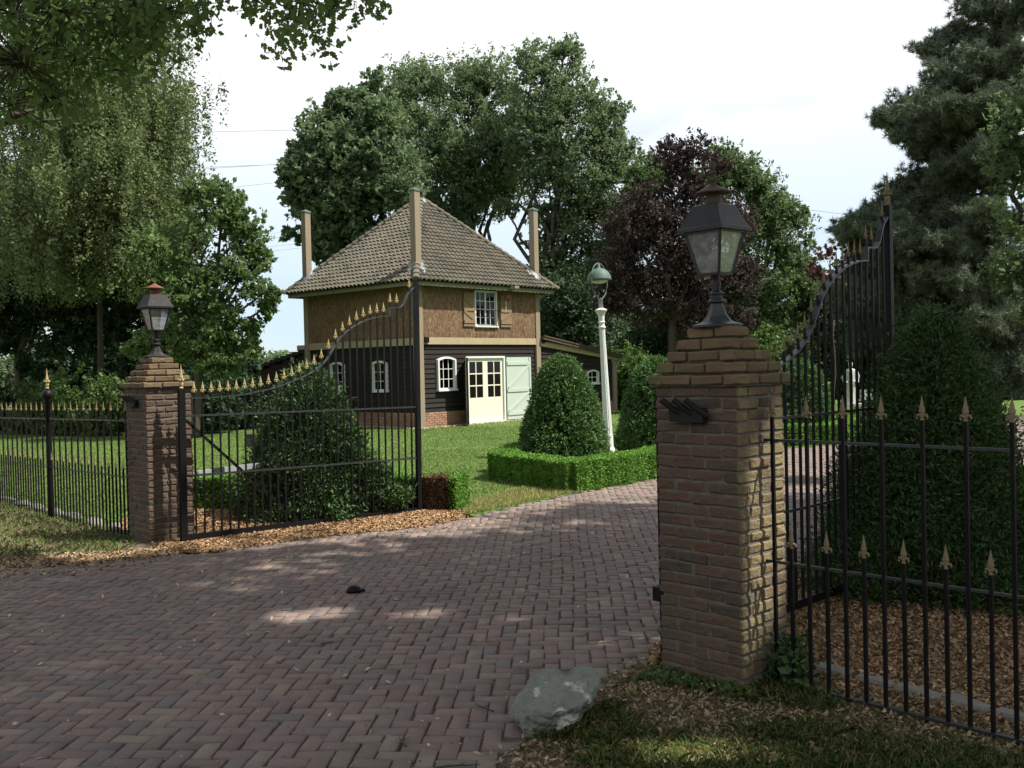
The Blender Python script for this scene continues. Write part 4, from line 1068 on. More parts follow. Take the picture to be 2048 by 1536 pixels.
def hedge(label, line, w, h, n_per_m, size, mat=None, group='low clipped box hedges', brown=None):
    mat = mat or l_box
    t = empty('box_hedge', (line[0][0], line[0][1], 0), 0, label, 'hedge', group); org = np.array([line[0][0], line[0][1], 0])
    P_, N_ = [], []; core = MB()
    for (a, b) in zip(line[:-1], line[1:]):
        a = np.array(a, float); b = np.array(b, float); L_ = np.linalg.norm(b-a); d = (b-a)/L_; s = np.array([d[1], -d[0]])
        n = int(L_*n_per_m); u = -w*.35+rng.random(n)*(L_+w*.7); per = 2*h+w; q = rng.random(n)*per
        side = np.where(q < h, -1, np.where(q < 2*h, 1, 0))
        lat = np.where(side == 0, (rng.random(n)-.5)*w, side*w/2); z = np.where(side == 0, h, rng.random(n)*h)
        bump = .012*np.sin(u*7)+.01*np.sin(u*17+lat*9); lat = lat+side*bump; z = z+np.where(side == 0, bump, 0)
        z = z+rng.normal(size=n)*.008
        P_.append(np.stack([a[0]+d[0]*u+s[0]*lat, a[1]+d[1]*u+s[1]*lat, z], 1)-org)
        N_.append(np.stack([s[0]*side, s[1]*side, (side == 0)*1.0], 1))
        for e_, sgn in ((0, -1), (L_, 1)):
            m_ = int(n_per_m*.25); lat = (rng.random(m_)-.5)*w; z = rng.random(m_)*h
            P_.append(np.stack([a[0]+d[0]*(e_+sgn*w*.35)+s[0]*lat, a[1]+d[1]*(e_+sgn*w*.35)+s[1]*lat, z], 1)-org); N_.append(np.tile([d[0]*sgn, d[1]*sgn, 0.0], (m_, 1)))
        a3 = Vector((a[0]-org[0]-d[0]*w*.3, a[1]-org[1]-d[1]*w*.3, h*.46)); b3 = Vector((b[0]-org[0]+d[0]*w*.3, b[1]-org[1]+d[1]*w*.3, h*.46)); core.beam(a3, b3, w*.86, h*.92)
    P = np.concatenate(P_); N = np.concatenate(N_)
    V = sprig_quads(P, N, size, 1.5, -.15, .8, .035)
    if brown is not None:
        k = np.linalg.norm((P+org)[:, :2]-np.array(brown), axis=1) < .20
        np_mesh('foliage', V[~k], 4, mat, t); np_mesh('withered_patch', V[k], 4, l_brown, t)['label'] = 'brown withered patch'
    else: np_mesh('foliage', V, 4, mat, t)
    core.build('shade_core', m_core, t)  # dark filler beams added to keep the hedge inside unlit
    return t
hedge('sunlit box hedge edging the bed round the clipped cone beside the driveway', [(.15, 17.2), (-.18, 15.25), (.82, 13.62), (2.35, 15.3), (3.5, 17.6), (4.75, 19.75)], .40, .42, 12000, .022)
hedge('box hedge section seen through the right gate, curving round the third cone', [(4.75, 19.75), (6.75, 20.35), (7.9, 22.2), (8.3, 24.5)], .40, .42, 7000, .026)
hedge('box hedge with a brown patch, just beyond the end of the left gate', [(-4.75, 12.85), (-2.8, 12.55), (-1.0, 12.2), (-.78, 12.12)], .42, .42, 14000, .02, l_topi if False else l_box, brown=(-1.0, 11.98))
hedge('short far hedge at the lawn edge between lean-to and near pillar', [(4.6, 42), (8, 43.5)], .8, .55, 3000, .05)

# ------------------------------------------------------------------ white lamp post
t = empty('lamp_post', (1.84, 18.6, 0), 0, 'tall white fluted lamp post with green dome shade in a hoop', 'lamp post'); t.rotation_euler = (0, radians(-2.0), 0)
mb = MB(); mb.lathe([(.12, -.05), (.12, .12), (.095, .18), (.09, .42)], 20)
mb.lathe([(.085, .4), (.066, 1.6), (.054, 2.45)], 32, flute=.09)
mb.lathe([(.054, 2.45), (.075, 2.47), (.075, 2.49), (.055, 2.505), (.055, 2.56), (.072, 2.58), (.055, 2.60), (.06, 2.70), (.085, 2.76), (.115, 2.80), (.115, 2.82), (.05, 2.85)], 24)
mb.build('column', m_white, t, False)
MB().lathe([(.045, 2.85), (.045, 3.02), (.055, 3.03)], 16).build('collar', m_grey, t, True)
hp = [(.262*sin(a)*(1 if cos(a) > 0 else 1), 0, 3.37-.34*cos(a)) for a in np.linspace(.15, 2*pi-.15, 30)]
mb = MB(); mb.tube(hp, .013, 6); mb.tube([(.03, 0, 3.03), (-.03, 0, 3.03)], .013, 6); mb.build('hoop', m_copper, t, True).rotation_euler = (0, 0, .88)
mb = MB(); mb.lathe([(.02, 3.70), (.035, 3.66), (.035, 3.62), (.10, 3.60), (.17, 3.55), (.215, 3.48), (.235, 3.41), (.24, 3.385), (.22, 3.38)], 28); mb.build('shade', m_copper, t, True)
mb = MB(); mb.lathe([(.16, 3.383), (.13, 3.345), (.08, 3.325), (.01, 3.318)], 20); mb.build('diffuser', m_curtain, t, True)

# distant garden lanterns on slim posts
def small_lantern(px, py, Y, label):
    p = at(px, py, Y)
    t = empty('garden_lantern', (p[0], p[1], 0), .4, label, 'lantern'); z = p[2]-.35
    MB().lathe([(.05, 0), (.04, z)], 8).build('post', m_copper, t)
    mb = MB(); mb.lathe([(.04, z-.02), (.12, z+.02), (.13, z+.04)], 6); mb.lathe([(.24, z+.50), (.22, z+.52), (.10, z+.66), (.03, z+.72), (.05, z+.76), (.01, z+.80)], 6)
    for k in range(6):
        a = k*pi/3; mb.tube([(.12*cos(a), .12*sin(a), z+.03), (.20*cos(a), .20*sin(a), z+.50)], .012, 4)
    mb.build('frame', m_copper, t); MB().lathe([(.11, z+.04), (.19, z+.49)], 6).build('glass', m_lglass, t)
small_lantern(1221, 678, 44, 'distant green lantern rising above the lean-to roof end')

# ------------------------------------------------------------------ boulder, stones, drive stop
def rock(name, loc, dims, seed, mat, label=None, cat=None, group=None, amp=.28, fr=2.2, sub=4, rz=0):
    import bmesh
    from mathutils import noise
    bm = bmesh.new(); bmesh.ops.create_icosphere(bm, subdivisions=sub, radius=1)
    rr = random.Random(seed); planes = [(Vector((rr.gauss(0, 1), rr.gauss(0, 1), rr.gauss(0, .8))).normalized(), rr.uniform(.55, .8)) for _ in range(11)]
    for v in bm.verts:
        p = v.co.copy()
        for n_, d_ in planes:
            k = p.dot(n_)-d_
            if k > 0: p -= n_*k*.92
        nn = noise.noise(p*fr+Vector((seed, 0, 0)))*amp*.35+noise.noise(p*fr*3+Vector((0, seed, 0)))*amp*.14
        v.co = Vector((p.x*dims[0], p.y*dims[1], p.z*dims[2]))*(1+nn)
    me = bpy.data.meshes.new(name); bm.to_mesh(me); bm.free(); me.materials.append(mat)
    o = bpy.data.objects.new(name, me); COL.objects.link(o); o.location = loc; o.rotation_euler = (0, 0, rz)
    return tag(o, label, cat, group)
def boulder():
    import bmesh
    from mathutils import noise
    pts = [(-.15, -.02, -.05), (-.08, -.13, -.05), (.00, -.13, -.05), (.08, -.03, -.05), (.13, .12, -.05), (-.05, .16, -.05), (-.15, .10, -.05), (-.235, .0, .075), (-.21, -.08, .06), (-.13, -.175, .05), (-.02, -.165, .06), (.10, -.08, .06),
           (-.16, .02, .20), (-.10, .17, .27), (.10, .2, .28), (.215, .17, .275), (.235, .04, .23), (.21, -.01, .15), (.13, -.15, .175), (-.03, -.215, .165), (-.11, -.17, .16)]
    bm = bmesh.new(); [bm.verts.new(p) for p in pts]; bmesh.ops.convex_hull(bm, input=bm.verts)
    bmesh.ops.delete(bm, geom=[v for v in bm.verts if not v.link_faces], context='VERTS')
    bmesh.ops.bevel(bm, geom=bm.edges[:], offset=.012, segments=2, affect='EDGES', profile=.5)
    bmesh.ops.triangulate(bm, faces=bm.faces[:])
    for _ in range(5):
        le = [e for e in bm.edges if e.calc_length() > .016]
        if not le: break
        bmesh.ops.subdivide_edges(bm, edges=le, cuts=1); bmesh.ops.triangulate(bm, faces=bm.faces[:])
    bm.normal_update()
    for v in bm.verts:
        p = v.co
        d = noise.noise(p*7+Vector((3, 0, 0)))*.026+noise.noise(p*19)*.013+abs(noise.noise(p*11+Vector((0, 5, 0))))*-.014+noise.noise(p*50)*.003
        v.co = p+v.normal*d
    me = bpy.data.meshes.new('boulder'); bm.to_mesh(me); bm.free(); me.materials.append(m_stone)
    o = bpy.data.objects.new('boulder', me); COL.objects.link(o); q = gp(1108, 1447); o.location = (q[0], q[1], -.01); o.scale = (1.0, 1.0, .84)
    tag(o, 'rough grey green boulder at the paving edge before the near pillar', 'boulder')
boulder()
kl = ['first flat kerb stone in the mulch, nearest the near pillar', 'second flat kerb stone in the mulch from the near pillar', 'third kerb stone in the mulch, the longest one', 'fourth kerb stone in the mulch, toward the frame edge', 'last kerb stone in the mulch by the frame edge']
k0 = gp(1650, 1342); k1 = gp(2048, 1442); dk = (k1-k0)[:2]
for i in range(5):
    p = k0[:2]+dk*(i*.235+.05)
    L_ = (.12, .135, .165, .145, .15)[i]
    o = MB().brick((0, 0, 0), (L_*.80, .052, .03), .014, .010).build('kerb_stone', m_kerb, loc=(p[0], p[1], .002)); o.rotation_euler = (random.uniform(-.03, .03), random.uniform(-.03, .03), math.atan2(dk[1], dk[0])+random.uniform(-.07, .07))
    tag(o, kl[i], 'kerb stone', 'kerb stones in the mulch bed')
k0 = gp(15, 1000); k1 = gp(245, 1062); dk = (k1-k0)[:2]
for i in range(7):
    p = k0[:2]+dk*(i/6.3)
    rock('edging_stone', (p[0], p[1], .0), (.30, .11, .07), 60+i, m_kerb, 'pale edging stone lying behind the left fence, number %s from the pillar' % ['seven', 'six', 'five', 'four', 'three', 'two', 'one'][i], 'stone', 'edging stones behind the left fence', .2, 2, 3, math.atan2(dk[1], dk[0])+random.uniform(-.15, .15))
p = gp(708, 1184)
t = empty('gate_stop', (p[0], p[1], 0), .3, 'small domed iron gate stop set in the paving', 'gate stop')
mb = MB(); mb.lathe([(.062, .0), (.06, .02), (.045, .042), (.02, .052), (.0, .054)], 14, sy=.8); mb.build('dome', m_iron, t, True)
MB().box(.03, .085, -.02, .02, .0, .018).build('lip', m_iron, t)
p = gp(500, 893)
tag(MB().box(-.09, .09, -.06, .06, 0, .28).box(-.10, .10, -.07, .07, .28, .30).build('garden_light', m_lamp, loc=(p[0], p[1], 0)), 'small dark box light standing on the lawn behind the left gate', 'garden light')
# ivy at the near pillar foot
tp = CR+GD*.30-FD*.10
P = np.concatenate([rng.normal(size=(420, 2))*.07+tp, rng.random((420, 1))**1.3*.24+.02], 1)-np.array([tp[0], tp[1], 0])
t = empty('ivy_plant', (tp[0], tp[1], 0), 0, 'small leafy weed at the foot of the near pillar under the fence', 'plant'); np_mesh('leaves', leaf_quads(P, .038, 1.3, .9), 4, l_yew, t)
P = np.concatenate([rand_in([(.62, 5.3), (1.2, 4.95), (1.3, 5.2), (.9, 5.62)], 1500), rng.random((1500, 1))*.05+.005], 1)
tag(np_mesh('ground_cover', leaf_quads(P, .022, 1.3, 1), 4, l_shrub), kind='stuff')

# twigs on paving
for i, (px, py, ln, a) in enumerate(((985, 1425, .16, 2.2), (810, 1495, .13, 1.9), (870, 1535, .2, .1), (560, 1222, .18, .1), (640, 1290, .1, .4))):
    p = gp(px, py, .01); mb = MB(); pts = [(cos(a)*ln*k/4+random.uniform(-.008, .008), sin(a)*ln*k/4+random.uniform(-.008, .008), .012+random.uniform(0, .006)) for k in range(5)]
    mb.tube(pts, [.005, .0045, .004, .003, .002], 5); mb.tube([pts[2], (pts[2][0]+.03, pts[2][1]+.04, .016)], [.003, .0015], 4)
    o = mb.build('twig', m_bark, loc=(p[0], p[1], 0))
    tag(o, ['dark twig on the paving just left of the boulder', 'dark twig near the bottom edge of the paving', 'longest twig at the bottom edge of the paving', 'thin twig on the paving left of the sunlit patch', 'short twig lying mid paving'][i], 'twig', 'twigs on the paving')

# ------------------------------------------------------------------ statue, block, van, shed
def statue(px, pyb, Y):
    p = at(px, 800, Y); t = empty('garden_statue', (p[0], p[1], 0), -.15, 'white stone statue of a standing man in a long coat, seen through the right gate', 'statue')
    s = .93; mb = MB()
    def loft(rings, n=18, c=(0, 0)):
        vs = []; fs = []
        for (z, rx, ry, ox, oy) in rings:
            for k in range(n): a = 2*pi*k/n; vs.append(((c[0]+ox+rx*cos(a))*s, (c[1]+oy+ry*sin(a))*s, z*s))
        for i in range(len(rings)-1):
            for k in range(n): fs.append((i*n+k, i*n+(k+1) % n, (i+1)*n+(k+1) % n, (i+1)*n+k))
        fs += [tuple(reversed(range(n))), tuple(range((len(rings)-1)*n, len(rings)*n))]; mb.add(vs, fs)
    loft([(.0, .24, .20, 0, 0), (.3, .24, .19, 0, 0), (.7, .23, .17, 0, 0), (.95, .21, .16, 0, 0), (1.05, .20, .15, 0, 0), (1.25, .23, .15, 0, 0), (1.40, .24, .14, 0, 0), (1.47, .19, .11, 0, 0), (1.51, .075, .075, 0, 0), (1.56, .065, .065, 0, -.01),
          (1.60, .08, .09, 0, -.015), (1.67, .092, .105, 0, -.015), (1.74, .088, .10, 0, -.01), (1.80, .05, .06, 0, -.01), (1.82, .01, .01, 0, -.01)])
    for sg_ in (-1, 1):
        mb.tube([(sg_*.22*s, 0, 1.40*s), (sg_*.30*s, .02, 1.15*s), (sg_*.27*s, -.06, .95*s), (sg_*.16*s, -.17, .95*s)], [.075, .07, .055, .045], 10)
        mb.tube([(sg_*.035, -.21*s, .05), (sg_*.06, -.20*s, .7*s), (sg_*.05, -.16*s, 1.35*s)], [.015, .018, .012], 5)
    mb.tube([(0, -.125*s, 1.70*s), (0, -.14*s, 1.66*s)], [.012, .018], 6)
    o = mb.build('figure', m_statue, t, True); rm = o.modifiers.new('join', 'REMESH'); rm.mode = 'VOXEL'; rm.voxel_size = .022; rm.use_smooth_shade = True
    MB().box(-.4, .4, -.35, .35, -.02, .06).build('pedestal', m_statue, t)
statue(1702, 808, 37)
p = at(1737, 800, 37.5)
t = empty('stone_block', (p[0], p[1], 0), .1, 'pale stone block on a dark stand beside the white statue', 'stone block'); MB().box(-.26, .26, -.2, .2, .12, .56).build('block', m_statue, t); MB().box(-.30, .30, -.24, .24, -.02, .119).build('stand', m_lamp, t)

p = at(1535, 740, 48)
t = empty('red_van', (p[0], p[1], 0), .25, 'bright red van almost hidden behind the near pillar and third cone', 'van')
mb = MB(); mb.add([(-2.2, -.9, .35), (2.1, -.9, .35), (2.2, -.9, 1.0), (1.5, -.85, 1.25), (.9, -.78, 2.15), (-2.1, -.8, 2.2), (-2.25, -.88, 1.2)]+[(-2.2, .9, .35), (2.1, .9, .35), (2.2, .9, 1.0), (1.5, .85, 1.25), (.9, .78, 2.15), (-2.1, .8, 2.2), (-2.25, .88, 1.2)],
    [(0, 1, 2, 3, 4, 5, 6), (13, 12, 11, 10, 9, 8, 7)]+[(i, i+7, (i+1) % 7+7, (i+1) % 7) for i in range(7)]); b = mb.build('body', m_red, t)
for i, x in enumerate((-1.8, -.7, .3)): MB().box(x, x+.8, -.90, -.86, 1.30, 1.85).build('window', m_wglass, t)
for x in (-1.5, 1.4):
    for y in (-.85, .85):
        mb = MB(); mb.tube([(x, y-.1, .35), (x, y+.1, .35)], .35, 18); w = mb.build('wheel', m_rubber, t, True); mb = MB(); mb.tube([(x, y-.11, .35), (x, y+.11, .35)], .2, 12); mb.build('rim', m_grey, w)
p = at(65, 766, 62)
t = empty('garden_shed', (p[0], p[1], .55), .3, 'distant shed with bright blue roof glimpsed above the left fence', 'shed')
MB().box(-.5, .5, -.5, .5, -.55, .45).build('wall', m_wall, t)
MB().add([(-.65, -.6, .45), (.65, -.6, .45), (.65, .6, .45), (-.65, .6, .45), (-.65, 0, .8), (.65, 0, .8)], [(0, 1, 5, 4), (2, 3, 4, 5), (0, 4, 3), (1, 2, 5), (0, 3, 2, 1)]).build('roof', m_blue, t)

# overhead wires
wl = ['highest faint wire left of the oaks', 'wire with a twin, left of the oaks above the maple', 'twin of the second wire, left of the oaks', 'wire just above the far maple top', 'upper wire of the pair by the left corner post', 'second wire of the pair by the left corner post', 'third wire by the left corner post', 'lowest wire by the left corner post', 'upper faint wire right of the green tree', 'lower faint wire right of the green tree']
for i, (x0, y0, x1, y1) in enumerate(((400, 262, 600, 258), (400, 336, 580, 325), (400, 333, 580, 326), (460, 373, 580, 360), (540, 465, 610, 459), (540, 474, 610, 467), (540, 491, 610, 484), (545, 500, 610, 493), (1590, 414, 1700, 428), (1605, 489, 1690, 496))):
    a = at(x0, y0, 95); b = at(x1, y1, 100 if i < 8 else 92); d = b-a; e_ = 1.3
    a2 = a-d*e_; b2 = b+d*e_; m_ = (a2+b2)/2; pts = [a2+(b2-a2)*k/8-np.array([0, 0, .10*(1-(k/4-1)**2)]) for k in range(9)]
    mb = MB(); mb.tube([tuple(q-a2) for q in pts], .022, 4); tag(mb.build('overhead_wire', m_grey, loc=tuple(a2)), wl[i], 'wire', 'overhead wires')

# ------------------------------------------------------------------ trees
OG = 'oaks behind the house'
Y = 44
tree('oak_tree', 'leftmost broad oak behind the house, its crown reaching past the left corner post', lobes_px([(650, 270, 48), (700, 215, 40), (622, 345, 48), (598, 400, 30), (630, 400, 45), (700, 310, 78), (690, 400, 70), (745, 240, 60), (665, 465, 42), (775, 350, 75), (730, 460, 50), (640, 440, 44), (700, 520, 36), (650, 500, 32), (600, 300, 24), (580, 350, 26), (590, 470, 22), (760, 170, 30)], Y), l_oak, at(745, 800, Y)*[1, 1, 0], .15, 15, .34, fork=at(735, 540, Y), group=OG)
Y = 48
tree('oak_tree', 'middle oak above the roof apex with a wide rounded crown', lobes_px([(820, 185, 62), (880, 165, 52), (940, 165, 50), (1000, 160, 52), (860, 270, 85), (950, 280, 92), (1010, 240, 60), (905, 365, 80), (1000, 370, 70), (845, 420, 60), (925, 430, 50), (1000, 330, 60)], Y), l_oak, at(960, 800, Y)*[1, 1, 0], .10, 14, .22, leafn=56, gap=-.42, fork=at(960, 560, Y), group=OG)
Y = 45
tree('oak_tree', 'tallest oak at the right behind the house, pointed crown top', lobes_px([(1075, 130, 44), (1125, 130, 46), (1095, 190, 66), (1145, 250, 76), (1060, 270, 60), (1205, 250, 42), (1215, 305, 52), (1165, 350, 80), (1100, 350, 60), (1085, 430, 36), (1200, 425, 70), (1150, 460, 50), (1230, 480, 60), (1010, 420, 24), (1110, 510, 40), (1200, 540, 60), (1150, 570, 50), (1100, 580, 40), (1060, 480, 22), (1240, 570, 50), (1250, 400, 50), (1270, 480, 50), (1140, 100, 26), (1190, 190, 30), (1235, 220, 26)], Y), l_oak, at(1120, 800, Y)*[1, 1, 0], .10, 14, .20, leafn=56, gap=-.42, fork=at(1085, 560, Y), group=OG)
Y = 43
tree('green_tree', 'bright green tree right of the copper beech, behind the big lantern', lobes_px([(1290, 350, 42), (1440, 330, 42), (1480, 345, 38), (1525, 400, 48), (1575, 460, 44), (1520, 480, 60), (1590, 520, 40), (1560, 580, 60), (1480, 600, 60), (1595, 620, 38), (1540, 670, 55), (1260, 340, 28), (1500, 370, 40), (1545, 430, 44), (1590, 430, 26), (1600, 570, 36), (1420, 380, 50), (1290, 380, 44), (1320, 340, 30), (1610, 480, 20), (1470, 680, 50), (1420, 600, 50), (1600, 680, 40)], Y), l_green, at(1520, 800, Y)*[1, 1, 0], .10, 14, .2, leafn=52, fork=at(1500, 640, Y))
Y = 35
tree('copper_beech', 'dark purple copper beech behind the big lantern and lamp post', lobes_px([(1345, 315, 36), (1390, 300, 34), (1430, 330, 30), (1370, 370, 50), (1300, 420, 58), (1260, 470, 52), (1400, 440, 66), (1330, 500, 76), (1245, 540, 50), (1410, 540, 70), (1300, 590, 70), (1470, 450, 40), (1480, 560, 44), (1390, 630, 60), (1480, 640, 36), (1220, 600, 40)], Y), l_beech, at(1345, 800, Y)*[1, 1, 0], .085, 14, .2, leafn=52, fork=at(1345, 640, Y))
Y = 38
tree('plum_tree', 'small reddish plum tree peeping above the right gate', lobes_px([(1650, 510, 22), (1685, 490, 20), (1640, 545, 24), (1665, 560, 28), (1720, 480, 16)], Y), l_plum, at(1670, 800, Y)*[1, 1, 0], .09, 6, .035, fork=at(1668, 640, Y), inner=.1)
Y = 27
tree('maple_tree', 'spreading green maple right of the weeping birch with sky beyond its edge', lobes_px([(400, 380, 36), (440, 400, 42), (490, 425, 40), (425, 470, 66), (500, 475, 42), (515, 520, 34), (480, 560, 56), (530, 585, 30), (430, 590, 60), (505, 640, 32), (460, 660, 46), (420, 700, 50), (540, 610, 26), (330, 500, 60), (310, 700, 50), (450, 730, 30), (380, 540, 60), (400, 680, 50), (500, 700, 26), (350, 620, 60)], Y), l_maple, at(385, 800, Y)*[1, 1, 0], .085, 15, .14, leafn=40, fork=at(395, 700, Y), flat=.85)
Y = 33
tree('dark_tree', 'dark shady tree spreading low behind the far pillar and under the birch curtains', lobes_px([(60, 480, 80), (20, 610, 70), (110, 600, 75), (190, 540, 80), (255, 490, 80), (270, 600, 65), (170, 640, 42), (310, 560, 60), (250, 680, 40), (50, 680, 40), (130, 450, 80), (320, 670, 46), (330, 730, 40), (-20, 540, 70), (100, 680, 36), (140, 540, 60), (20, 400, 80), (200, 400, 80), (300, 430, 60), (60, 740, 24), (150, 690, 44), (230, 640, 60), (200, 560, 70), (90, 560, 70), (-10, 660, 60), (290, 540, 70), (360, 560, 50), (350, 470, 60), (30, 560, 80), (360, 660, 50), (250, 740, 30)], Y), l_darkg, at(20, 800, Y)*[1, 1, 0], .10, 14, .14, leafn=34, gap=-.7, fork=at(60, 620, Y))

# weeping birch
def birch():
    Y = 31.5; base = at(203, 830, Y)*[1, 1, 0]
    t = empty('weeping_birch', base, 0, 'tall weeping birch with hanging leafy curtains at the left', 'tree')
    mb = MB(); tr = [base, at(200, 640, Y), at(196, 420, Y), at(188, 220, Y), at(196, 60, Y), at(200, -140, Y)]
    mb.tube([q-base for q in tr], [.10, .085, .08, .08, .07, .04], 9)
    starts = []
    tips = [(380, 165, .5), (355, 60, -.6), (330, -20, .8), (395, 170, -1), (300, 90, -1.6), (240, 30, 1.2), (120, 60, -1), (60, 100, .8), (20, 180, -1.2), (-40, 120, .5), (120, 200, -2), (250, 190, -2), (310, 220, 1.4), (350, 260, -.8), (60, 280, -1.8),
            (200, 280, -2.2), (280, 320, -1.8), (330, 330, -1.2), (-30, 260, -1), (10, 380, -1.5), (130, 360, -2), (370, 380, -.3), (90, 130, 1.4), (180, -60, 0), (300, -100, 0), (60, -60, 0), (385, 230, .2), (360, 300, .6), (340, 380, -.5), (300, 420, -1.2), (240, 400, -1.6), (150, 420, -1.4), (60, 430, -1.8), (-20, 440, -1), (30, 60, 0), (150, 130, -1.5), (215, 110, -2), (100, 330, -2.6), (270, 250, -2.4), (-40, 350, 0), (330, 440, -.8), (270, 460, -1.8), (200, 470, -2), (120, 470, -1.6), (40, 480, -1), (370, 430, .2), (-30, 500, -.5), (90, 500, -2)]
    for (px, py, dy) in tips:
        e = at(px, py, Y+dy*1.8); z0 = e[2]*.62+1.8; zz = np.interp(z0, [q[2] for q in tr], range(6)); i = int(min(zz, 4)); f = zz-i; a = tr[i]*(1-f)+tr[i+1]*f
        m_ = a*.4+e*.6; m_[2] = max(a[2], e[2])+.35
        pts = [a*(1-u)**2+2*m_*u*(1-u)+e*u*u for u in np.linspace(0, 1, 8)]
        mb.tube([q-base for q in pts], list(np.linspace(.045, .008, 8)), 5, cap=False)
        for k in range(80):
            u = .2+.75*rng.random()**.7; q = a*(1-u)**2+2*m_*u*(1-u)+e*u*u
            starts.append((q+rng.normal(size=3)*[.45, .45, .2], .6+2.3*rng.random()**1.4))
    mb.build('trunk', m_bark, t, True)
    LP = []; TW = []
    for s, ln in starts:
        ln = min(ln, s[2]-4.0-2.4*rng.random()**2)
        if ln < .25: continue
        n = int(ln*46); u = rng.random(n); dr = rng.normal(size=2)*.06
        ph = rng.random()*6
        P = np.stack([s[0]+dr[0]*u+.03*np.sin(u*6+ph), s[1]+dr[1]*u, s[2]-ln*u], 1)+rng.normal(size=(n, 3))*[.07, .07, .05]; LP.append(P)
    P = np.concatenate(LP); P = P[P[:, 2] > 3.2]
    np_mesh('crown', leaf_quads(P, .072, 1.35, .1)-base, 4, l_birch, t)
birch()

# shrubs at the far side of the left lawn
sl_ = ['leftmost leafy shrub at the back of the lawn', 'second shrub from the left at the back of the lawn', 'tallest light green shrub left of the far pillar', 'shrub just left of the far pillar at the lawn edge', 'dark shrub seen between far pillar and left gate bars', 'shrub beside the black lean-to, seen through the left gate', 'shrub at the frame edge below the distant trees']
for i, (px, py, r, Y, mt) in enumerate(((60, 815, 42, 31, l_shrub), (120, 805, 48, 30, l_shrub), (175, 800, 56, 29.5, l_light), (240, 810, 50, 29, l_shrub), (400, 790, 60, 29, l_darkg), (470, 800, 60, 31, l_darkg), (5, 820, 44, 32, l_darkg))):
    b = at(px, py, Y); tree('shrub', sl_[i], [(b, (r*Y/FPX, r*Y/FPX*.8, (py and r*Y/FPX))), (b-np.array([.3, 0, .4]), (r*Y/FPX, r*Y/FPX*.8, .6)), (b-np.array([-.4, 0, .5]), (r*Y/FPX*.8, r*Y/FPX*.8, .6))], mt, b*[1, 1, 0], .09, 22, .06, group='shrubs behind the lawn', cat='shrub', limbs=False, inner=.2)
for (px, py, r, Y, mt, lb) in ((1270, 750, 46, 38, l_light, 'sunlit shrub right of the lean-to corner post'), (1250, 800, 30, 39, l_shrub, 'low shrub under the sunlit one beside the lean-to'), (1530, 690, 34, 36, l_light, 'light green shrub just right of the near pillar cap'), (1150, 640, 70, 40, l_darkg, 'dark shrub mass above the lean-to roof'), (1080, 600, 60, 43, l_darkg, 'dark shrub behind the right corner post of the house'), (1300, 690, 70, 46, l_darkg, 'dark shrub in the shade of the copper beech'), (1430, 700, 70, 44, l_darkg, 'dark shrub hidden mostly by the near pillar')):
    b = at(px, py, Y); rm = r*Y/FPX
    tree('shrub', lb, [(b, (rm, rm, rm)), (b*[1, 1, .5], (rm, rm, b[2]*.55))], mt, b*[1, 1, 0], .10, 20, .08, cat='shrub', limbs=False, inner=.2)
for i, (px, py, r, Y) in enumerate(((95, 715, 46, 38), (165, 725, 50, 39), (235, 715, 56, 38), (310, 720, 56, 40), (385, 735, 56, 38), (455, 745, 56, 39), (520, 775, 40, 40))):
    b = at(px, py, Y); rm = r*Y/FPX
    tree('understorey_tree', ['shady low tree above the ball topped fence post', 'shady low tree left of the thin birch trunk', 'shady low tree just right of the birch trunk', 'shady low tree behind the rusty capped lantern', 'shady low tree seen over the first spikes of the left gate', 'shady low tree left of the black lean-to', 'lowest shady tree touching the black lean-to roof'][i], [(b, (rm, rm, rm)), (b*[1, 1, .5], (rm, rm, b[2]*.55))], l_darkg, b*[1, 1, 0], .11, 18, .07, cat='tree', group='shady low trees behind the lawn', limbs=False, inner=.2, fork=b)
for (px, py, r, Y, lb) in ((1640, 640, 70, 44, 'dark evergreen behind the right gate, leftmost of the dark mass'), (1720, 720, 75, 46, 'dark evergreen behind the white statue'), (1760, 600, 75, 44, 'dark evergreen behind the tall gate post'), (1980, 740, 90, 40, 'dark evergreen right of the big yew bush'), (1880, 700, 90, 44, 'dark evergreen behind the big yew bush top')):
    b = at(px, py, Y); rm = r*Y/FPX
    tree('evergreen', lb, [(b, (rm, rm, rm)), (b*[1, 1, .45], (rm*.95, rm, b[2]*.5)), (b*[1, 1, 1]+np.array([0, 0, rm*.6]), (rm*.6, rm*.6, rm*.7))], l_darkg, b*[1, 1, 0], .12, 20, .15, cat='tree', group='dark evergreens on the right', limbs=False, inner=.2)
for (px, py, r, Y, lb) in ((20, 745, 26, 75, 'hazy distant tree low at the left frame edge'), (70, 740, 24, 72, 'distant tree above the blue roof'), (515, 725, 22, 62, 'distant tree left of the black lean-to roof')):
    b = at(px, py, Y); rm = r*Y/FPX
    tree('distant_tree', lb, [(b, (rm, rm, rm)), (b*[1, 1, .5], (rm*.9, rm, b[2]*.55))], l_oak, b*[1, 1, 0], .2, 14, .15, cat='tree', limbs=False, inner=.2)

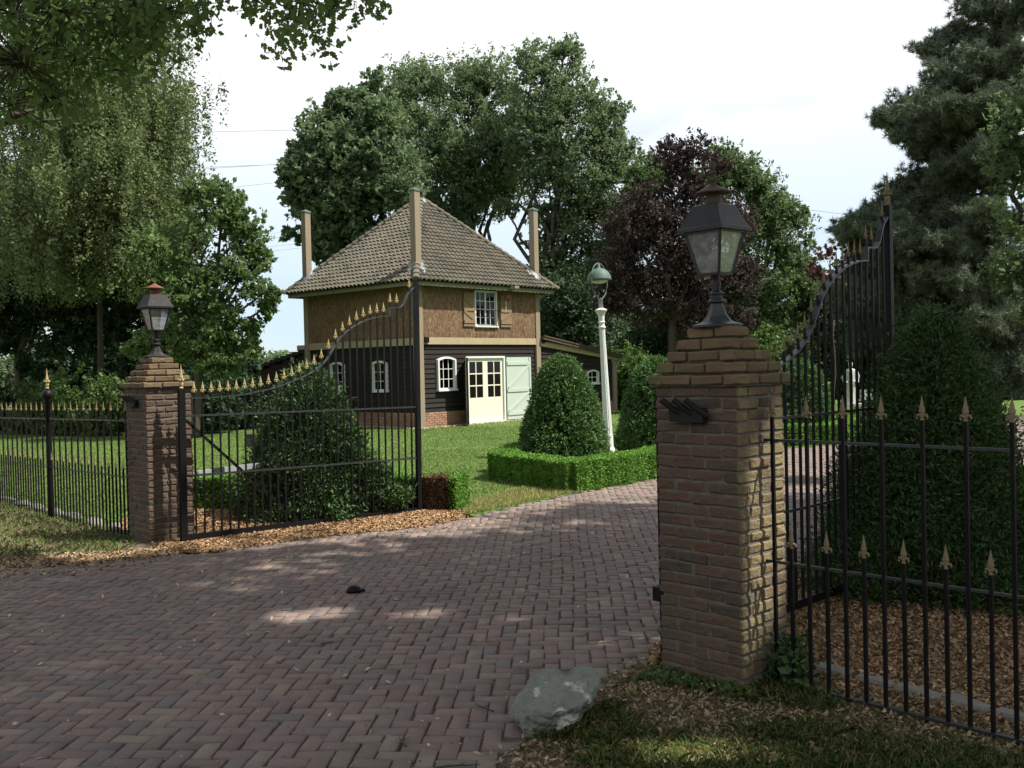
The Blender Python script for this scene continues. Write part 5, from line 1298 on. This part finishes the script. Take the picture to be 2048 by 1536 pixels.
# pine on the right
def pine():
    Y = 30.0; base = at(1985, 860, Y)*[1, 1, 0]
    t = empty('pine_tree', base, 0, 'big dark pine with tiered needle branches at the right', 'tree')
    mb = MB(); top = at(2010, -120, Y)
    mb.tube([(0, 0, -.1), (top-base)*.5, top-base], [.28, .2, .05], 9)
    tips = [(1905, 60, .4), (1870, 140, -.5), (1810, 245, .6), (1780, 240, 1), (1835, 210, -1), (1850, 300, .4), (1900, 210, -1.4), (1960, 110, -1), (1950, 10, 0), (2040, 0, -.5), (2048, 110, -1), (1960, 300, -1.5), (1880, 385, 0), (1830, 400, .5), (1790, 420, 0),
            (1735, 420, .8), (1690, 455, 1.2), (1745, 455, -.6), (1815, 470, -1.2), (1890, 480, -1.6), (1960, 420, -1.8), (1780, 510, -.6), (1850, 550, -1.2), (1930, 560, -1.8), (2010, 520, -1.6), (1800, 600, -.4), (1780, 660, .2), (1870, 640, -1.3), (1960, 640, -1.8), (2040, 640, -1.6), (1830, 700, -.6), (1930, 720, -1.4), (2030, 740, -1.4), (2040, 300, -1.6), (1905, 300, .5), (2048, 430, -1), (1790, 560, 1.5), (1990, 200, -1.5), (1930, 160, .8), (2000, 60, 1), (1790, 235, 0), (1875, 260, .3), (1850, 190, .6), (1840, 350, 1), (1870, 440, .6), (1720, 500, .3), (1770, 460, 1), (1900, 340, -.5), (2000, 130, .3), (1960, 250, .6), (2030, 200, .5), (1700, 620, .5), (1740, 580, -.4), (1820, 650, .8), (1900, 600, .4), (2000, 580, .3), (1960, 500, .6), (1900, 440, .2), (1700, 470, .4), (1725, 440, -.3), (1760, 440, .8), (1740, 480, 1.1), (1790, 450, -.4), (1775, 400, .3), (1800, 370, .6), (1820, 270, -.4), (1800, 220, .5), (1860, 100, .3), (1880, 190, .2), (1700, 540, .2), (1690, 590, -.3), (1820, 560, .2), (1720, 680, .3), (1860, 480, .8), (1920, 520, .9)]
    P = []; D = []
    for (px, py, dy) in tips:
        e = at(px, py, Y+dy*1.4); zz = min(e[2]+.1, top[2]-.3); f = zz/top[2]; a = base+(top-base)*f; a[2] = max(zz-.5, .8)
        n = 7; pts = [a+(e-a)*u+np.array([0, 0, -.25*sin(pi*u)]) for u in np.linspace(0, 1, n)]
        mb.tube([q-base for q in pts], list(np.linspace(.06, .012, n)), 5, cap=False)
        Ls = np.linalg.norm(e-a)
        for k in range(28):
            u = 1-.85*rng.random()**1.5; q = a+(e-a)*u+np.array([0, 0, -.25*sin(pi*u)]); dirn = (e-a)/Ls; s2 = rng.normal(size=3)*[1, 1, .35]; s2 = s2/np.linalg.norm(s2)*(.5+.8*rng.random())*(1.15-u*.7)
            e2 = q+s2+dirn*.3; mb.tube([q-base, e2-base], [.010, .004], 4, cap=False)
            for j in range(15):
                w = .30+.65*rng.random(); P.append(q+(e2-q)*w+rng.normal(size=3)*.12); v = (e2-q)+rng.normal(size=3)*.25; v[2] += .18; D.append(v/np.linalg.norm(v))
    mb.build('trunk', m_bark, t, True)
    P = np.array(P); D = np.array(D); m_ = 24; N = len(P)
    d = D[:, None, :]*.7+rng.normal(size=(N, m_, 3))*.55; d /= np.linalg.norm(d, axis=2)[..., None]; Ln = .15+.07*rng.random((N, m_, 1))
    C = P[:, None, :]+rng.normal(size=(N, m_, 3))*.025; b = np.cross(d, rng.normal(size=(N, m_, 3))); b /= np.linalg.norm(b, axis=2)[..., None]
    V = np.stack([C-b*.012, C+b*.012, C+d*Ln], 2).reshape(-1, 3, 3)-base
    np_mesh('crown', V, 3, l_pine, t)
pine()
Y = 13.5
tree('leafy_tree', 'light leaved tree at the right frame edge in front of the pine', lobes_px([(2075, 250, 75), (2050, 330, 65), (2060, 430, 80), (2050, 530, 62), (2090, 600, 60), (2110, 150, 60)], Y), l_green, at(2150, 900, Y)*[1, 1, 0], .06, 22, .14)

# near oak whose branches hang into the top left of the picture, and the oak that shades the drive
def lobed_leaves(C, size):
    N = len(C); n, t, b = basis(N, .3); s = (size*(.7+.6*rng.random(N)))[:, None]
    prof = [(-.5, .03), (-.3, .14), (-.2, .10), (-.05, .27), (.08, .18), (.22, .31), (.34, .17), (.46, .12), (.5, .0)]
    pts = [C+t*s*u+b*s*w-n*s*.25*w for u, w in prof]+[C+t*s*u-b*s*w-n*s*.25*w for u, w in reversed(prof[:-1])]
    return np.stack(pts, 1)
def near_oak():
    base = np.array([-7.4, 6.8, 0]); t = empty('near_oak', base, 0, 'near oak leaning over from the left, its lobed leaves hanging across the sky', 'tree')
    mb = MB(); tr = [base, base+[0.1, 0, 2.5], base+[.3, .1, 5], base+[.6, 0, 7.5], base+[1, -.2, 10]]; mb.tube([q-base for q in tr], [.42, .36, .3, .22, .1], 10)
    ends = []
    def br(a, e, r, sag=.2, n=6):
        a = np.array(a); e = np.array(e); pts = [a+(e-a)*u+np.array([0, 0, sag*sin(pi*u)])+(rng.normal(size=3)*.05 if 0 < u < 1 else 0) for u in np.linspace(0, 1, n)]
        mb.tube([q-base for q in pts], list(np.linspace(r, r*.25, n)), 6, cap=False); return pts
    # limbs through the top left of the picture
    lim = [((0, 130, 8.0), (330, 0, 8.4)), ((20, 110, 8.5), (250, 60, 8.8)), ((150, 40, 8.2), (420, 40, 8.6)), ((-60, 40, 8.0), (260, -60, 8.2)), ((-40, 260, 9), (120, 240, 9.2)), ((300, -120, 7.6), (720, -60, 7.8)), ((500, -90, 7.7), (600, -20, 7.8)), ((430, -110, 7.6), (640, -90, 7.8))]
    tw = []
    for (a, e) in lim:
        a3 = at(*a); e3 = at(*e); j = tr[2]*.5+tr[3]*.5; br(j, a3, .09, .1); p = br(a3, e3, .05, .1)
        tw.append((a3, e3))
    P = []
    def clump(px, py, Y, r, n):
        c = at(px, py, Y); rm = r*Y/FPX; k = max(2, n//9); cc = c+rng.normal(size=(k, 3))*rm*.8
        for q in cc:
            mb.tube([tuple(c-base), tuple(q-base)], [.006, .003], 4, cap=False); P.append(q+rng.normal(size=(9, 3))*.085)
    for (px, py, r, n) in ((30, 30, 70, 650), (110, 20, 70, 650), (40, 120, 80, 600), (190, 10, 60, 450), (270, 0, 55, 420), (330, 20, 40, 240), (150, 110, 60, 350), (230, 70, 45, 260), (90, 190, 50, 220), (390, 10, 30, 160), (405, 40, 16, 40), (385, 60, 12, 30), (20, 210, 60, 260), (300, 60, 30, 90), (240, 140, 22, 60), (270, 110, 20, 50), (180, 160, 35, 110),
                           (520, -8, 22, 70), (560, -10, 26, 110), (600, 5, 30, 170), (640, -20, 30, 130), (575, 45, 15, 50), (568, 80, 14, 45), (566, 108, 8, 18), (610, 50, 18, 60), (630, 75, 13, 34), (645, 92, 6, 10), (690, -12, 24, 80), (730, 8, 16, 40), (745, 25, 6, 10), (600, 40, 20, 60), (540, 20, 14, 36), (670, 20, 16, 36)):
        clump(px, py, 7.9+rng.normal()*.35, r, int(n*.8))
    V = lobed_leaves(np.concatenate(P), .078)-base
    mb.build('trunk', m_bark, t, True)
    # wide crown above the frame
    o = np_mesh('crown', V, V.shape[1], l_oakn, t)
    lo = [((-6.5, 6.5, 9.5), (3, 3, 1.8)), ((-3.2, 6.0, 9.8), (2.6, 3.0, 1.6)), ((-5, 3, 8.5), (3, 2.6, 1.8)), ((-9, 9, 8.5), (2.6, 2.6, 1.8))]
    Pc, _ = crown_points(lo, 9, leafn=20, inner=.1); Pc = open_gaps(Pc); np_mesh('upper_crown', leaf_quads(Pc, .13, 1.4, .8)-base, 4, l_oakn, t)
near_oak()
tree('shade_oak', 'spreading oak right of the camera outside the picture, shading the drive', [((3.2, 3.6, 9.2), (3.0, 3.2, 1.5)), ((5.6, 6.6, 9.4), (3.0, 2.4, 1.5)), ((6.8, 2.6, 9.6), (3.2, 3.2, 1.6)), ((8.8, 7.0, 9.4), (2.8, 2.6, 1.6)), ((1.4, 6.4, 9.0), (2.0, 2.2, 1.2)), ((10.5, 4.0, 10.4), (3, 3, 1.8)), ((8.4, 9.6, 8.9), (2.2, 1.8, 1.6)), ((11.0, 8.6, 9.5), (2.4, 2.0, 1.7))],
     l_oak, (7.6, 2.4, 0), .15, 10, .4, fork=(7.2, 3.0, 6.5), inner=.0, leafn=22)

# ------------------------------------------------------------------ distant woodland belt, plus an unseen tree line added to block sky light
def belt():
    segs = [(-70, -14, 3.4, 78), (-14, -4, 3.0, 80), (-4, 30, 8.5, 66), (30, 75, 10, 62)]
    P = []
    for (x0, x1, h, y) in segs:
        n = int((x1-x0)*950); x = x0+rng.random(n)*(x1-x0)
        top = h*(.72+.22*np.sin(x*.55)+.12*np.sin(x*1.7+1)); z = top*rng.random(n)**.75; P.append(np.stack([x+rng.normal(size=n)*.3, y+rng.normal(size=n)*1.6, z+rng.normal(size=n)*.15], 1))
    for (xa, ya, xb, yb, h) in ((-40, -22, 30, -22, 8),):  # unseen trees behind the camera, added to darken faces turned toward it
        n = int(math.hypot(xb-xa, yb-ya)*900); u = rng.random(n); z = h*(.8+.2*np.sin(u*40))*rng.random(n)**.85; P.append(np.stack([xa+(xb-xa)*u+rng.normal(size=n)*1.2, ya+(yb-ya)*u+rng.normal(size=n)*1.2, z], 1))
    P = np.concatenate(P); tag(np_mesh('woodland', leaf_quads(P, .42, 1.3, .5), 4, l_oak), kind='stuff')
belt()
